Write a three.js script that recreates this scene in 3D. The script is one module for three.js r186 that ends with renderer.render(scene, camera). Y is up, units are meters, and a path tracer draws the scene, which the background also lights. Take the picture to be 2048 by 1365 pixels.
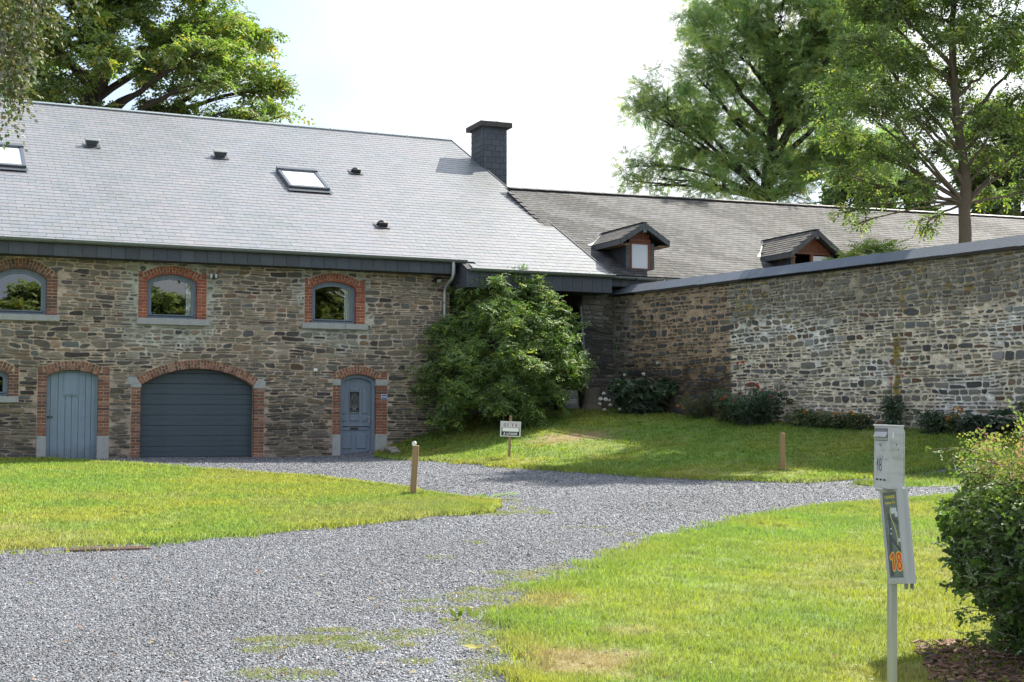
import * as THREE from 'three';
import { mergeGeometries } from 'three/addons/utils/BufferGeometryUtils.js';

// ---------------------------------------------------------------- camera, sky, sun, exposure
const scene = new THREE.Scene();
const camera = new THREE.PerspectiveCamera(28.88, 1024 / 682, 0.1, 900);
camera.position.set(0, 1.05, 0);
camera.rotation.set(THREE.MathUtils.degToRad(3.23), 0, 0);
const renderer = new THREE.WebGLRenderer({ antialias: true });
renderer.toneMapping = THREE.LinearToneMapping;
renderer.toneMappingExposure = 2.55;
renderer.shadowMap.enabled = true;
const SUN = new THREE.Vector3(0.49, 0.70, -0.52).normalize();
const sun = new THREE.DirectionalLight(0xffffff, 5.0);
sun.color.setRGB(1, 0.94, 0.82);
sun.position.copy(SUN).multiplyScalar(80).add(new THREE.Vector3(0, 0, -25));
sun.target.position.set(0, 0, -25);
sun.castShadow = true;
Object.assign(sun.shadow.camera, { left: -40, right: 40, top: 40, bottom: -40, near: 1, far: 200 });
sun.shadow.mapSize.set(4096, 4096);
scene.add(sun, sun.target);

function rng(seed) {
  let a = seed >>> 0;
  return () => { a = (a + 0x6d2b79f5) | 0; let t = Math.imul(a ^ (a >>> 15), 1 | a); t = (t + Math.imul(t ^ (t >>> 7), 61 | t)) ^ t; return ((t ^ (t >>> 14)) >>> 0) / 4294967296; };
}
const clamp = (x, a = 0, b = 1) => Math.min(b, Math.max(a, x));
const mix = (a, b, t) => a + (b - a) * t;
const sstep = (a, b, x) => { const t = clamp((x - a) / (b - a)); return t * t * (3 - 2 * t); };
function hash3(x, y, z) { let h = Math.imul(x | 0, 374761393) ^ Math.imul(y | 0, 668265263) ^ Math.imul(z | 0, 1274126177); h = Math.imul(h ^ (h >>> 13), 1274126177); return ((h ^ (h >>> 16)) >>> 0) / 4294967296; }
// value noise; period p (0 = none) wraps x and y so that textures tile
function noise(x, y, z = 0, p = 0) {
  const xi = Math.floor(x), yi = Math.floor(y), zi = Math.floor(z), f = (t) => t * t * (3 - 2 * t), u = f(x - xi), v = f(y - yi), w = f(z - zi);
  const m = (k) => (p ? ((k % p) + p) % p : k), h = (a, b, c) => hash3(m(xi + a), m(yi + b), zi + c);
  const l = (c) => mix(mix(h(0, 0, c), h(1, 0, c), u), mix(h(0, 1, c), h(1, 1, c), u), v);
  return w === 0 ? l(0) : mix(l(0), l(1), w);
}
function fbm(x, y, z = 0, oct = 4, p = 0) { let s = 0, a = 0.5, n = 0; for (let i = 0; i < oct; i++) { s += a * noise(x, y, z + i * 7, p); n += a; a /= 2; x *= 2; y *= 2; p *= 2; } return s / n; }

function skyTexture() {
  const W = 1024, H = 512, data = new Float32Array(W * H * 4);
  for (let r = 0; r < H; r++) for (let c = 0; c < W; c++) {
    const up = ((r + 0.5) / H - 0.5) * Math.PI, az = ((c + 0.5) / W - 0.5) * 2 * Math.PI, y = Math.sin(up), x = Math.cos(az) * Math.cos(up), z = Math.sin(az) * Math.cos(up);
    const cs = x * SUN.x + y * SUN.y + z * SUN.z, yy = Math.max(y, 0);
    const hz = Math.pow(1 - yy, 3);
    const clear = [mix(0.14, 0.36, hz), mix(0.24, 0.41, hz), mix(0.41, 0.47, hz)];
    const k = 1 / (yy + 0.35), px = x * k, pz = z * k;
    const d = fbm(px * 2.1 + 3.1, pz * 2.1 + 8.4, 0.5, 5), d2 = fbm(px * 5 + 20, pz * 5 + 3, 3.5, 4);
    const cover = sstep(0.36, 0.60, d + 0.10 * (d2 - 0.5)), shade = 0.335 + 0.17 * d2;
    const glow = 0.34 * Math.pow(clamp(0.5 + 0.5 * cs), 5) + 0.35 * Math.pow(clamp(cs), 14);
    for (let i = 0; i < 3; i++) {
      const cl = shade * [0.98, 1.0, 1.03][i];
      data[(r * W + c) * 4 + i] = mix(clear[i], cl, cover * 0.85) + glow * [1, 0.97, 0.9][i];
    }
    data[(r * W + c) * 4 + 3] = 1;
  }
  const t = new THREE.DataTexture(data, W, H, THREE.RGBAFormat, THREE.FloatType);
  t.mapping = THREE.EquirectangularReflectionMapping; t.magFilter = t.minFilter = THREE.LinearFilter; t.needsUpdate = true;
  return t;
}
scene.background = skyTexture();
scene.environment = scene.background;

// ---------------------------------------------------------------- helpers
const used = {};
function uniq(name) { const n = used[name] = (used[name] ?? -1) + 1; return n ? `${name}_${String(n).padStart(3, '0')}` : name; }
const V = (x, y, z) => new THREE.Vector3(x, y, z);
const col = (r, g, b) => new THREE.Color().setRGB(r, g, b);
function shadowed(m) { m.castShadow = m.receiveShadow = true; return m; }
function tag(o, label, category, group, kind) { Object.assign(o.userData, { label, category }); if (group) o.userData.group = group; if (kind) o.userData.kind = kind; return o; }
function thing(name, label, category, pos = [0, 0, 0], turn = 0, group) { const o = new THREE.Group(); o.name = uniq(name); o.position.set(...pos); o.rotation.y = turn; scene.add(o); return tag(o, label, category, group); }
function part(parent, name, geo, mat, kind) { const m = shadowed(new THREE.Mesh(geo, mat)); m.name = parent === scene ? uniq(name) : pname(parent, name); if (kind) m.userData.kind = kind; parent.add(m); return m; }
function pname(parent, name) { const k = parent.userData.__n ??= {}; const n = k[name] = (k[name] ?? -1) + 1; return n ? `${name}_${String(n).padStart(3, '0')}` : name; }
function sub(parent, name, pos) { const g = new THREE.Group(); g.name = pname(parent, name); if (pos) g.position.set(...pos); parent.add(g); return g; }
function paint(geo, c) { const n = geo.attributes.position.count, a = new Float32Array(n * 3); for (let i = 0; i < n; i++) { a[i * 3] = c.r; a[i * 3 + 1] = c.g; a[i * 3 + 2] = c.b; } geo.setAttribute('color', new THREE.BufferAttribute(a, 3)); return geo; }
function uvm(geo, ox = 0, oy = 0) {   // uv in metres, from the dominant axis of the normal
  const p = geo.attributes.position, n = geo.attributes.normal, a = new Float32Array(p.count * 2);
  for (let i = 0; i < p.count; i++) {
    const nx = Math.abs(n.getX(i)), ny = Math.abs(n.getY(i)), nz = Math.abs(n.getZ(i)), x = p.getX(i), y = p.getY(i), z = p.getZ(i);
    const [u, v] = nz >= nx && nz >= ny ? [x, y] : nx >= ny ? [z, y] : [x, z];
    a[i * 2] = u + ox; a[i * 2 + 1] = v + oy;
  }
  geo.setAttribute('uv', new THREE.BufferAttribute(a, 2)); return geo;
}
function box(w, h, d, x = 0, y = 0, z = 0) { const g = new THREE.BoxGeometry(w, h, d); g.translate(x, y, z); return uvm(g); }
// a box with chamfered front edges (front = +z), for panels, slabs and trim that catch light
function slab(w, h, d, x = 0, y = 0, z = 0, b = 0.006) {
  const s = new THREE.Shape(); s.moveTo(-w / 2 + b, -h / 2 + b); s.lineTo(w / 2 - b, -h / 2 + b); s.lineTo(w / 2 - b, h / 2 - b); s.lineTo(-w / 2 + b, h / 2 - b);
  const g = new THREE.ExtrudeGeometry(s, { depth: d - 2 * b, bevelEnabled: true, bevelThickness: b, bevelSize: b, bevelSegments: 1, steps: 1 });
  g.translate(x, y, z - d / 2 + b); return uvm(g);
}
const merged = (list) => mergeGeometries(list.map((g) => (g.index ? g.toNonIndexed() : g)).map((g) => { for (const k of Object.keys(g.attributes)) if (!['position', 'normal', 'uv', 'color'].includes(k)) g.deleteAttribute(k); return g; }), false);
function tube(pts, r, seg = 8, n = 12) { return new THREE.TubeGeometry(new THREE.CatmullRomCurve3(pts.map((p) => (p.isVector3 ? p : V(...p)))), n, r, seg, false); }
// tapered tube along points with radii, open ends closed by a cone point
function taper(pts, rad, seg = 7) {
  const pos = [], nor = [], uv = [], idx = []; let dist = 0; const up = V(0, 1, 0), t = V(), a = V(), b = V();
  pts.forEach((p, i) => {
    t.copy(pts[Math.min(i + 1, pts.length - 1)]).sub(pts[Math.max(i - 1, 0)]).normalize();
    if (i) dist += p.distanceTo(pts[i - 1]);
    a.crossVectors(t, Math.abs(t.y) > 0.92 ? V(1, 0, 0) : up).normalize(); b.crossVectors(t, a).normalize();
    for (let j = 0; j <= seg; j++) { const q = (j / seg) * 2 * Math.PI, c = Math.cos(q), s = Math.sin(q); const nx = a.x * c + b.x * s, ny = a.y * c + b.y * s, nz = a.z * c + b.z * s; pos.push(p.x + nx * rad[i], p.y + ny * rad[i], p.z + nz * rad[i]); nor.push(nx, ny, nz); uv.push((j / seg) * 2 * Math.PI * rad[0], dist); }
    if (i) for (let j = 0; j < seg; j++) { const k = i * (seg + 1) + j, l = k - seg - 1; idx.push(l, l + 1, k, k, l + 1, k + 1); }
  });
  const g = new THREE.BufferGeometry(); g.setAttribute('position', new THREE.Float32BufferAttribute(pos, 3)); g.setAttribute('normal', new THREE.Float32BufferAttribute(nor, 3)); g.setAttribute('uv', new THREE.Float32BufferAttribute(uv, 2)); g.setIndex(idx); return g;
}
const bez = (a, c, b, n) => Array.from({ length: n + 1 }, (_, i) => { const t = i / n, s = 1 - t; return V(s * s * a.x + 2 * s * t * c.x + t * t * b.x, s * s * a.y + 2 * s * t * c.y + t * t * b.y, s * s * a.z + 2 * s * t * c.z + t * t * b.z); });
// Countable pieces: the `limit` that show largest become meshes of their own, the rest one part of kind stuff.
const camInv = new THREE.Vector3(0, 1.05, 0);
function pieces(parent, name, restName, list, mat, limit = 300) {
  parent.updateWorldMatrix(true, false);
  const c = V();
  for (const p of list) { p.geo.boundingBox ?? p.geo.computeBoundingBox(); const s = p.geo.boundingBox.getSize(V()); const q = [s.x, s.y, s.z].sort((m, n) => n - m); c.setFromMatrixPosition(p.m).applyMatrix4(parent.matrixWorld); const d = c.distanceTo(camInv); p.rank = (q[0] * q[1]) / (d * d) * (Math.abs(c.x / (c.z || 1)) < 0.40 ? 1 : 0.01) * (p.seen ?? 1); }
  list.sort((a, b) => b.rank - a.rank);
  list.slice(0, limit).forEach((p) => { const o = part(parent, name, p.geo, p.mat ?? mat); p.m.decompose(o.position, o.quaternion, o.scale); });
  const rest = list.slice(limit);
  if (rest.length) part(parent, restName, mergeGeometries(rest.map((p) => p.geo.clone().applyMatrix4(p.m)), false), mat, 'stuff');
}
const M4 = (x, y, z, rx = 0, ry = 0, rz = 0, sx = 1, sy = sx, sz = sx) => new THREE.Matrix4().compose(V(x, y, z), new THREE.Quaternion().setFromEuler(new THREE.Euler(rx, ry, rz)), V(sx, sy, sz));

// ---------------------------------------------------------------- textures and materials
function tex(w, h, fn, { srgb = false, rx = 1, ry = 1, wrap = true } = {}) {
  const d = new Uint8Array(w * h * 4);
  for (let y = 0; y < h; y++) for (let x = 0; x < w; x++) { const v = fn(x / w, y / h), o = (y * w + x) * 4; if (typeof v === 'number') d[o] = d[o + 1] = d[o + 2] = clamp(v) * 255; else { d[o] = clamp(v[0]) * 255; d[o + 1] = clamp(v[1]) * 255; d[o + 2] = clamp(v[2]) * 255; } d[o + 3] = 255; }
  const t = new THREE.DataTexture(d, w, h, THREE.RGBAFormat); t.magFilter = t.minFilter = THREE.LinearFilter; t.wrapS = t.wrapT = wrap ? THREE.RepeatWrapping : THREE.ClampToEdgeWrapping; t.repeat.set(rx, ry); if (srgb) t.colorSpace = THREE.SRGBColorSpace; t.needsUpdate = true; return t;
}
const again = (t, rx, ry) => { const c = t.clone(); c.repeat.set(rx, ry); c.needsUpdate = true; return c; };
const tNoise = tex(512, 512, (u, v) => fbm(u * 16, v * 16, 0, 6, 16));                                     // bump, one tile a metre
const tGrain = tex(512, 512, (u, v) => { const a = fbm(u * 8, v * 8, 4, 6, 8), b = fbm(u * 4, v * 32, 9, 4, 4); const k = 0.56 + 0.75 * (0.6 * a + 0.4 * b); return [k, k * (0.97 + 0.06 * b), k * (0.93 + 0.1 * a)]; }, { srgb: false });
const tStreak = tex(256, 512, (u, v) => { const k = 0.72 + 0.4 * fbm(u * 32, v * 3, 2, 4, 32) * (0.8 + 0.4 * fbm(u * 6, v * 6, 1, 3, 6)); return [k, k, k]; });
const tWood = tex(256, 512, (u, v) => { const k = 0.62 + 0.5 * fbm(u * 40, v * 2, 5, 4, 40) + 0.1 * Math.sin(40 * u + 6 * fbm(u * 4, v * 2, 1, 3, 4)); return [k, k * 0.97, k * 0.93]; });
const tDoor = tex(512, 768, (u, v) => { const y = v * 2.3, n = fbm(u * 12, v * 16, 3, 5, 12), st = fbm(u * 60, v * 4, 8, 4, 60), low = sstep(0.42, 0.02, y + 0.25 * (n - 0.5)), chip = sstep(0.70, 0.76, fbm(u * 40, v * 56, 5, 3, 40)) * sstep(1.2, 0.1, y) * 0.6; const k = (0.80 + 0.22 * st + 0.14 * (n - 0.5)) * (1 - 0.34 * low); return [k * mix(1, 0.85, chip) + 0.05 * low, k * mix(1, 0.7, chip) + 0.02 * low, k * mix(1, 0.55, chip)]; });
const std = (o) => new THREE.MeshStandardMaterial({ roughness: 0.9, ...o });
const phy = (o) => new THREE.MeshPhysicalMaterial({ roughness: 0.9, ...o });
const M = {
  stone: std({ vertexColors: true, map: again(tGrain, 1.6, 1.6), bumpMap: again(tNoise, 2, 2), bumpScale: 0.012, roughness: 0.88 }),
  brick: std({ vertexColors: true, map: again(tGrain, 4, 4), bumpMap: again(tNoise, 5, 5), bumpScale: 0.004, roughness: 0.92 }),
  slate: std({ vertexColors: true, map: again(tGrain, 2.5, 2.5), bumpMap: again(tNoise, 3, 3), bumpScale: 0.003, roughness: 0.42 }),
  oldSlate: std({ vertexColors: true, map: again(tGrain, 3, 3), bumpMap: again(tNoise, 4, 4), bumpScale: 0.008, roughness: 0.88, }),
  fascia: std({ vertexColors: true, map: again(tGrain, 3, 3), bumpMap: again(tNoise, 4, 4), bumpScale: 0.003, roughness: 0.6 }),
  deck: std({ color: col(0.04, 0.042, 0.045) }),
  zinc: std({ color: col(0.20, 0.225, 0.22), metalness: 0.35, roughness: 0.5, map: tStreak, bumpMap: again(tNoise, 1, 1), bumpScale: 0.002 }),
  zincLight: std({ color: col(0.42, 0.43, 0.43), metalness: 0.5, roughness: 0.42, map: tStreak }),
  limestone: std({ color: col(0.36, 0.37, 0.365), map: again(tGrain, 3, 3), bumpMap: again(tNoise, 6, 6), bumpScale: 0.004 }),
  greyPaint: std({ color: col(0.17, 0.215, 0.275), roughness: 0.5, map: again(tStreak, 1, 0.6), bumpMap: again(tStreak, 1, 0.6), bumpScale: 0.0006 }),
  bluePaint: std({ color: col(0.22, 0.29, 0.355), roughness: 0.6, map: again(tDoor, 1 / 1.7, 1 / 2.3), bumpMap: again(tStreak, 1.5, 0.5), bumpScale: 0.0015 }),
  garage: std({ color: col(0.050, 0.075, 0.095), roughness: 0.42, map: again(tStreak, 0.2, 6), bumpMap: again(tNoise, 0.5, 4), bumpScale: 0.002 }),
  glass: phy({ color: col(0.92, 0.96, 0.95), transmission: 1, thickness: 0, roughness: 0.01, ior: 2.35 }),
  skyGlass: std({ color: col(0.30, 0.33, 0.37), roughness: 0.12, metalness: 0.1 }),
  blind: std({ color: col(0.75, 0.77, 0.78) }),
  black: std({ color: col(0.015, 0.015, 0.016), roughness: 0.6 }),
  dark: std({ color: col(0.03, 0.03, 0.03) }),
  iron: std({ color: col(0.05, 0.05, 0.055), roughness: 0.5, metalness: 0.5 }),
  rust: std({ color: col(0.16, 0.10, 0.075), roughness: 0.8, map: again(tGrain, 3, 3) }),
  white: std({ color: col(0.75, 0.75, 0.73), roughness: 0.6 }),
  redwood: std({ color: col(0.21, 0.078, 0.035), roughness: 0.5, map: again(tWood, 2, 1) }),
  pine: std({ color: col(0.30, 0.19, 0.10), roughness: 0.6, map: again(tWood, 2, 1) }),
  post: std({ color: col(0.36, 0.24, 0.13), roughness: 0.85, map: again(tWood, 4, 1), bumpMap: again(tWood, 4, 1), bumpScale: 0.002 }),
  alu: std({ color: col(0.46, 0.47, 0.46), roughness: 0.38, metalness: 0.55, map: again(tStreak, 2, 1) }),
  boxPaint: std({ color: col(0.46, 0.47, 0.46), roughness: 0.42, map: again(tGrain, 3, 3), bumpMap: again(tNoise, 2, 2), bumpScale: 0.001 }),
  bark: std({ color: col(0.075, 0.062, 0.048), map: again(tGrain, 2, 2), bumpMap: again(tNoise, 4, 1), bumpScale: 0.05 }),
  barkPale: std({ color: col(0.165, 0.135, 0.095), map: again(tGrain, 2, 2), bumpMap: again(tNoise, 5, 1.5), bumpScale: 0.03 }),
  cutWood: std({ color: col(0.24, 0.19, 0.13), map: again(tGrain, 6, 6) }),
};
const leafMat = (r, g, b, tr = 0.5, rough = 0.9, spec = 0.7) => phy({ color: col(r, g, b), transmission: tr, thickness: 0, roughness: rough, specularIntensity: spec, side: THREE.DoubleSide });

// ---------------------------------------------------------------- the lie of the land
const CP = [[-15.01, -30.1, 0], [-11.35, -31.72, 0], [-7.69, -33.34, 0], [-4.95, -34.55, 0], [-8.31, -29.78, -0.03], [-3.74, -31.8, -0.05], [-3.63, -34.91, 0.02], [-3.17, -35.22, 0.22], [-1.93, -35.88, 0.67], [-0.07, -36.37, 1], [2.08, -37.43, 1.24], [2.73, -37.94, 1.2], [-2.2, -34.01, 0.12], [5.58, -34, 0.92], [7.89, -31, 0.81], [10.41, -27, 0.7], [12.5, -24, 0.6], [-0.07, -30, 0.08], [2.69, -25.8, -0.13], [5.46, -23.5, -0.15], [8.08, -25, 0.03], [9.34, -23, 0.1], [-0.26, -28.3, -0.05], [0, -8, -0.55], [-1.93, -8.2, -0.55], [2.04, -8, -0.55], [-5.64, -14.6, -0.41], [-2.72, -17, -0.35], [2.27, -16, -0.37], [5.29, -16, -0.33], [-9.27, -24, -0.2], [-2.03, -24, -0.2], [0, 0, -0.75], [12, 2, -0.75], [-12, 2, -0.75], [14, -14, -0.2], [-14, -15, -0.35], [-16, -32, 0], [0, 14, -1], [16, -36, 1.1], [0, -48, 1.2], [-22, -45, 0.5]];
const tps = (() => {
  const N = CP.length, n = N + 3, K = (r2) => (r2 > 0 ? r2 * Math.log(r2) : 0), A = Array.from({ length: n }, () => new Float64Array(n + 1));
  for (let i = 0; i < N; i++) { for (let j = 0; j < N; j++) A[i][j] = K((CP[i][0] - CP[j][0]) ** 2 + (CP[i][1] - CP[j][1]) ** 2) + (i === j ? 2 : 0); A[i][N] = A[N][i] = 1; A[i][N + 1] = A[N + 1][i] = CP[i][0]; A[i][N + 2] = A[N + 2][i] = CP[i][1]; A[i][n] = CP[i][2]; }
  for (let c = 0; c < n; c++) { let p = c; for (let r = c + 1; r < n; r++) if (Math.abs(A[r][c]) > Math.abs(A[p][c])) p = r; [A[c], A[p]] = [A[p], A[c]]; for (let r = 0; r < n; r++) if (r !== c) { const f = A[r][c] / A[c][c]; if (f) for (let k = c; k <= n; k++) A[r][k] -= f * A[c][k]; } }
  const w = A.map((r, i) => r[n] / r[i]);
  return (x, z) => { let s = w[N] + w[N + 1] * x + w[N + 2] * z; for (let i = 0; i < N; i++) s += w[i] * K((x - CP[i][0]) ** 2 + (z - CP[i][1]) ** 2); return s; };
})();
function G(x, z) { const r = Math.hypot(x, z + 25); if (r > 46) return 0.2; const h = clamp(tps(x, z), -1.1, 1.4); return r > 26 ? mix(h, 0.2, sstep(26, 46, r)) : h; }
const HX = -4.0358, HZ = -34.9512, TH = Math.atan(2650 / 6000), CT = Math.cos(TH), ST = Math.sin(TH);   // the house's own axes: u along the front, n out of it
const HW = (u, n) => [HX + u * CT + n * ST, HZ - u * ST + n * CT];

// ---------------------------------------------------------------- ground, drive and lawns
const tGravel = (() => {                                                     // one tile = 1.5 m of chippings
  const N = 44, R = rng(5), pts = [];
  for (let j = 0; j < N; j++) for (let i = 0; i < N; i++) pts.push([(i + R()) / N, (j + R()) / N, R()]);
  const cells = (u, v) => { let d1 = 9, d2 = 9, id = 0; const ci = Math.floor(u * N), cj = Math.floor(v * N); for (let b = -1; b <= 1; b++) for (let a = -1; a <= 1; a++) { const k = ((cj + b + N) % N) * N + ((ci + a + N) % N), p = pts[k]; let dx = Math.abs(u - p[0]), dy = Math.abs(v - p[1]); dx = Math.min(dx, 1 - dx); dy = Math.min(dy, 1 - dy); const d = Math.hypot(dx, dy) * N; if (d < d1) { d2 = d1; d1 = d; id = p[2]; } else if (d < d2) d2 = d; } return [d1, d2, id]; };
  const h = tex(768, 768, (u, v) => { const [a, b] = cells(u, v); return clamp((b - a) * 1.1); });
  const c = tex(768, 768, (u, v) => { const [a, b, id] = cells(u, v), k = (0.30 + 0.62 * id * id + 0.12 * fbm(u * 30, v * 30, 1, 3, 30)) * (0.75 + 0.25 * clamp((b - a) * 2)); return [k * 0.96, k * 0.98, k * 1.04]; });
  return { h, c };
})();
M.gravel = std({ color: col(0.25, 0.262, 0.285), map: again(tGravel.c, 1 / 1.5, 1 / 1.5), bumpMap: again(tGravel.h, 1 / 1.5, 1 / 1.5), bumpScale: 0.02, roughness: 0.8 });
M.soil = std({ color: col(0.10, 0.085, 0.06), map: again(tGrain, 1, 1), bumpMap: again(tNoise, 2, 2), bumpScale: 0.03 });
M.turf = std({ color: col(1, 1, 1), vertexColors: true, map: again(tGrain, 2.3, 2.3), bumpMap: again(tNoise, 5, 5), bumpScale: 0.03 });

function sheet(xs, zs, off, name, mat) {
  const pos = [], uv = [], idx = [], nx = xs.length;
  zs.forEach((z) => xs.forEach((x) => { pos.push(x, G(x, z) + off, z); uv.push(x, z); }));
  for (let j = 0; j + 1 < zs.length; j++) for (let i = 0; i + 1 < nx; i++) { const a = j * nx + i; idx.push(a, a + nx, a + 1, a + 1, a + nx, a + nx + 1); }
  const g = new THREE.BufferGeometry(); g.setAttribute('position', new THREE.Float32BufferAttribute(pos, 3)); g.setAttribute('uv', new THREE.Float32BufferAttribute(uv, 2)); g.setIndex(idx); g.computeVertexNormals();
  const m = shadowed(new THREE.Mesh(g, mat)); m.name = name; m.userData.kind = 'structure'; scene.add(m); return m;
}
const range = (a, b, s) => Array.from({ length: Math.round((b - a) / s) + 1 }, (_, i) => a + i * s);
tag(sheet([-500, -250, -120, -70, ...range(-46, 46, 0.5), 70, 120, 250, 500], [-520, -260, -140, ...range(-72, 20, 0.5), 45, 100, 250, 500], 0, 'ground', M.soil), 'brown earth under the lawns and the buildings', 'ground');
tag(sheet(range(-20, 15, 0.5), range(-36, 4, 0.5), 0.008, 'gravel_drive', M.gravel), 'grey slate gravel drive running from the foreground to the garage door', 'gravel drive');

// resample a polyline to n points, evenly by length
function even(pts, n) { const L = [0]; for (let i = 1; i < pts.length; i++) L.push(L[i - 1] + Math.hypot(pts[i][0] - pts[i - 1][0], pts[i][1] - pts[i - 1][1])); return Array.from({ length: n }, (_, k) => { const d = (k / (n - 1)) * L[L.length - 1]; let i = 1; while (i < L.length - 1 && L[i] < d) i++; const t = (d - L[i - 1]) / (L[i] - L[i - 1] || 1); return [mix(pts[i - 1][0], pts[i][0], t), mix(pts[i - 1][1], pts[i][1], t)]; }); }
const wob = (p, k0, amp, k = k0 * 1.6) => [p[0] + amp * (fbm(p[0] * k, p[1] * k, 11, 3) - 0.5) * 2, p[1] + amp * (fbm(p[0] * k + 40, p[1] * k, 12, 3) - 0.5) * 2];
const dry = (x, z) => {                                                     // how dry the grass stands, 0 lush to 1 bare straw
  let d = 0.28 * sstep(0.52, 0.74, fbm(x * 0.55 + 7, z * 0.55 + 2, 3, 4));
  for (const [a, b, r, ry, s] of [[1.55, -32.6, 1.4, 1.0, 1.0], [0.50, -8.5, 0.5, 0.7, 0.9], [0.85, -9.6, 0.3, 0.35, 0.5], [0.25, -10.9, 0.6, 0.5, 0.55], [-6.4, -16.6, 0.8, 0.5, 0.45], [-2.6, -31.3, 0.8, 0.6, 0.45], [2.4, -8.1, 0.5, 0.4, 0.35]]) d = Math.max(d, s * (1 - sstep(0.35, 1.1, Math.hypot((x - a) / r, (z - b) / ry) + 1.3 * (fbm(x * 4, z * 4, 2, 4) - 0.5))));
  return d;
};
const grassCol = (x, z) => { const d = dry(x, z), n = fbm(x * 0.9, z * 0.9, 6, 4), y = fbm(x * 0.25 + 9, z * 0.25, 8, 3); return [mix(mix(0.17, 0.29, sstep(0.3, 0.75, 0.6 * n + 0.4 * y)), 0.34, d), mix(mix(0.275, 0.345, n), 0.27, d), mix(0.034, 0.12, d)]; };
const lawns = [];
function lawn(name, label, A, B, nu, nv, ampA, ampB, off = 0.03) {
  A = even(A, nu).map((p) => wob(p, 1.3, ampA)); B = even(B, nu).map((p) => wob(p, 1.3, ampB));
  const pos = [], uv = [], c = [], idx = [], at = (s, t) => { const i = Math.min(nu - 2, Math.floor(s * (nu - 1))), f = s * (nu - 1) - i, a = [mix(A[i][0], A[i + 1][0], f), mix(A[i][1], A[i + 1][1], f)], b = [mix(B[i][0], B[i + 1][0], f), mix(B[i][1], B[i + 1][1], f)]; return [mix(a[0], b[0], t), mix(a[1], b[1], t)]; };
  for (let j = 0; j <= nv; j++) for (let i = 0; i < nu; i++) { const t = j / nv, [x, z] = at(i / (nu - 1), t), e = j === 0 || j === nv || i === nu - 1; pos.push(x, G(x, z) + (e ? 0.012 : off), z); uv.push(x, z); const [r, g, b] = grassCol(x, z), k = 0.75; c.push(r * k, g * k, b * k); }
  for (let j = 0; j < nv; j++) for (let i = 0; i + 1 < nu; i++) { const a = j * nu + i; idx.push(a, a + nu, a + 1, a + 1, a + nu, a + nu + 1); }
  const g = new THREE.BufferGeometry(); g.setAttribute('position', new THREE.Float32BufferAttribute(pos, 3)); g.setAttribute('uv', new THREE.Float32BufferAttribute(uv, 2)); g.setAttribute('color', new THREE.Float32BufferAttribute(c, 3)); g.setIndex(idx); g.computeVertexNormals();
  if (g.attributes.normal.getY(nu + 2) < 0) { const q = g.index.array; for (let i = 0; i < q.length; i += 3) [q[i], q[i + 1]] = [q[i + 1], q[i]]; g.computeVertexNormals(); }
  const m = shadowed(new THREE.Mesh(g, M.turf)); m.name = uniq(name); scene.add(m); tag(m, label, 'lawn', null, 'structure');
  let area = 0; for (let i = 0; i + 1 < nu; i++) area += Math.hypot(A[i + 1][0] - A[i][0], A[i + 1][1] - A[i][1]) * Math.hypot(A[i][0] - B[i][0], A[i][1] - B[i][1]);
  lawns.push({ at, A, B, nu, off, area }); return m;
}
lawn('lawn', 'sunlit wedge of mown lawn in front of the plank door', [[-19, -28.6], [-14.5, -29.8], [-11.3, -31.2], [-10.3, -30.7], [-9.3, -29.7], [-7.04, -28.1], [-3.95, -25.7], [-2.15, -23.2], [-0.85, -21.0], [-0.3, -20.4]], [[-14, -13.2], [-9, -13.8], [-6.25, -14.21], [-4.83, -14.74], [-4.1, -15.1], [-3.12, -15.88], [-2.07, -17.01], [-1.12, -18.24], [-0.65, -18.32], [-0.2, -19.4]], 160, 50, 0.12, 0.16);
lawn('lawn', 'lawn rising from the gravel to the garden wall, half in tree shade', [[-3.45, -34.75], [-3.31, -33.99], [-2.7, -32.01], [-0.26, -28.34], [2.66, -25.68], [4.37, -24.44], [5.3, -23.75], [6.0, -24.1], [6.76, -24.5], [8.03, -24.95], [9.52, -24.73], [11, -24.3]], [[-3.35, -35.15], [-1.9, -36.3], [0.3, -37.6], [2.4, -39], [3.4, -37.9], [5.8, -33.8], [8.1, -30.8], [9.6, -28.6], [10.7, -26.8], [12.2, -24.9]], 160, 46, 0.10, 0);
lawn('lawn', 'sunlit lawn in the right foreground around the letterbox post', [[9.6, -20.0], [8.49, -20.09], [7.76, -20.17], [6.57, -19.96], [4.87, -19.2], [3.23, -17.36], [2.17, -15.43], [1.32, -13.75], [0.85, -12.5], [0.45, -11.6], [0.2, -10.9], [0.1, -9.9], [0.02, -9.05], [0.06, -8.42], [0.2, -7.87], [0.3, -6.6]], [[12, -19], [12.5, -17], [12, -14], [10, -11], [8, -8], [6, -6], [2, -5]], 220, 46, 0.24, 0);
lawn('lawn', 'small island of thin grass where the drive forks', [[6.0, -23.15], [6.59, -23.75], [7.81, -24.2], [9.29, -24.1], [10.5, -24]], [[6.15, -22.7], [7.07, -22.1], [8.43, -21.95], [9.5, -21.9], [10.5, -21.9]], 30, 8, 0.06, 0.06);

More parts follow.
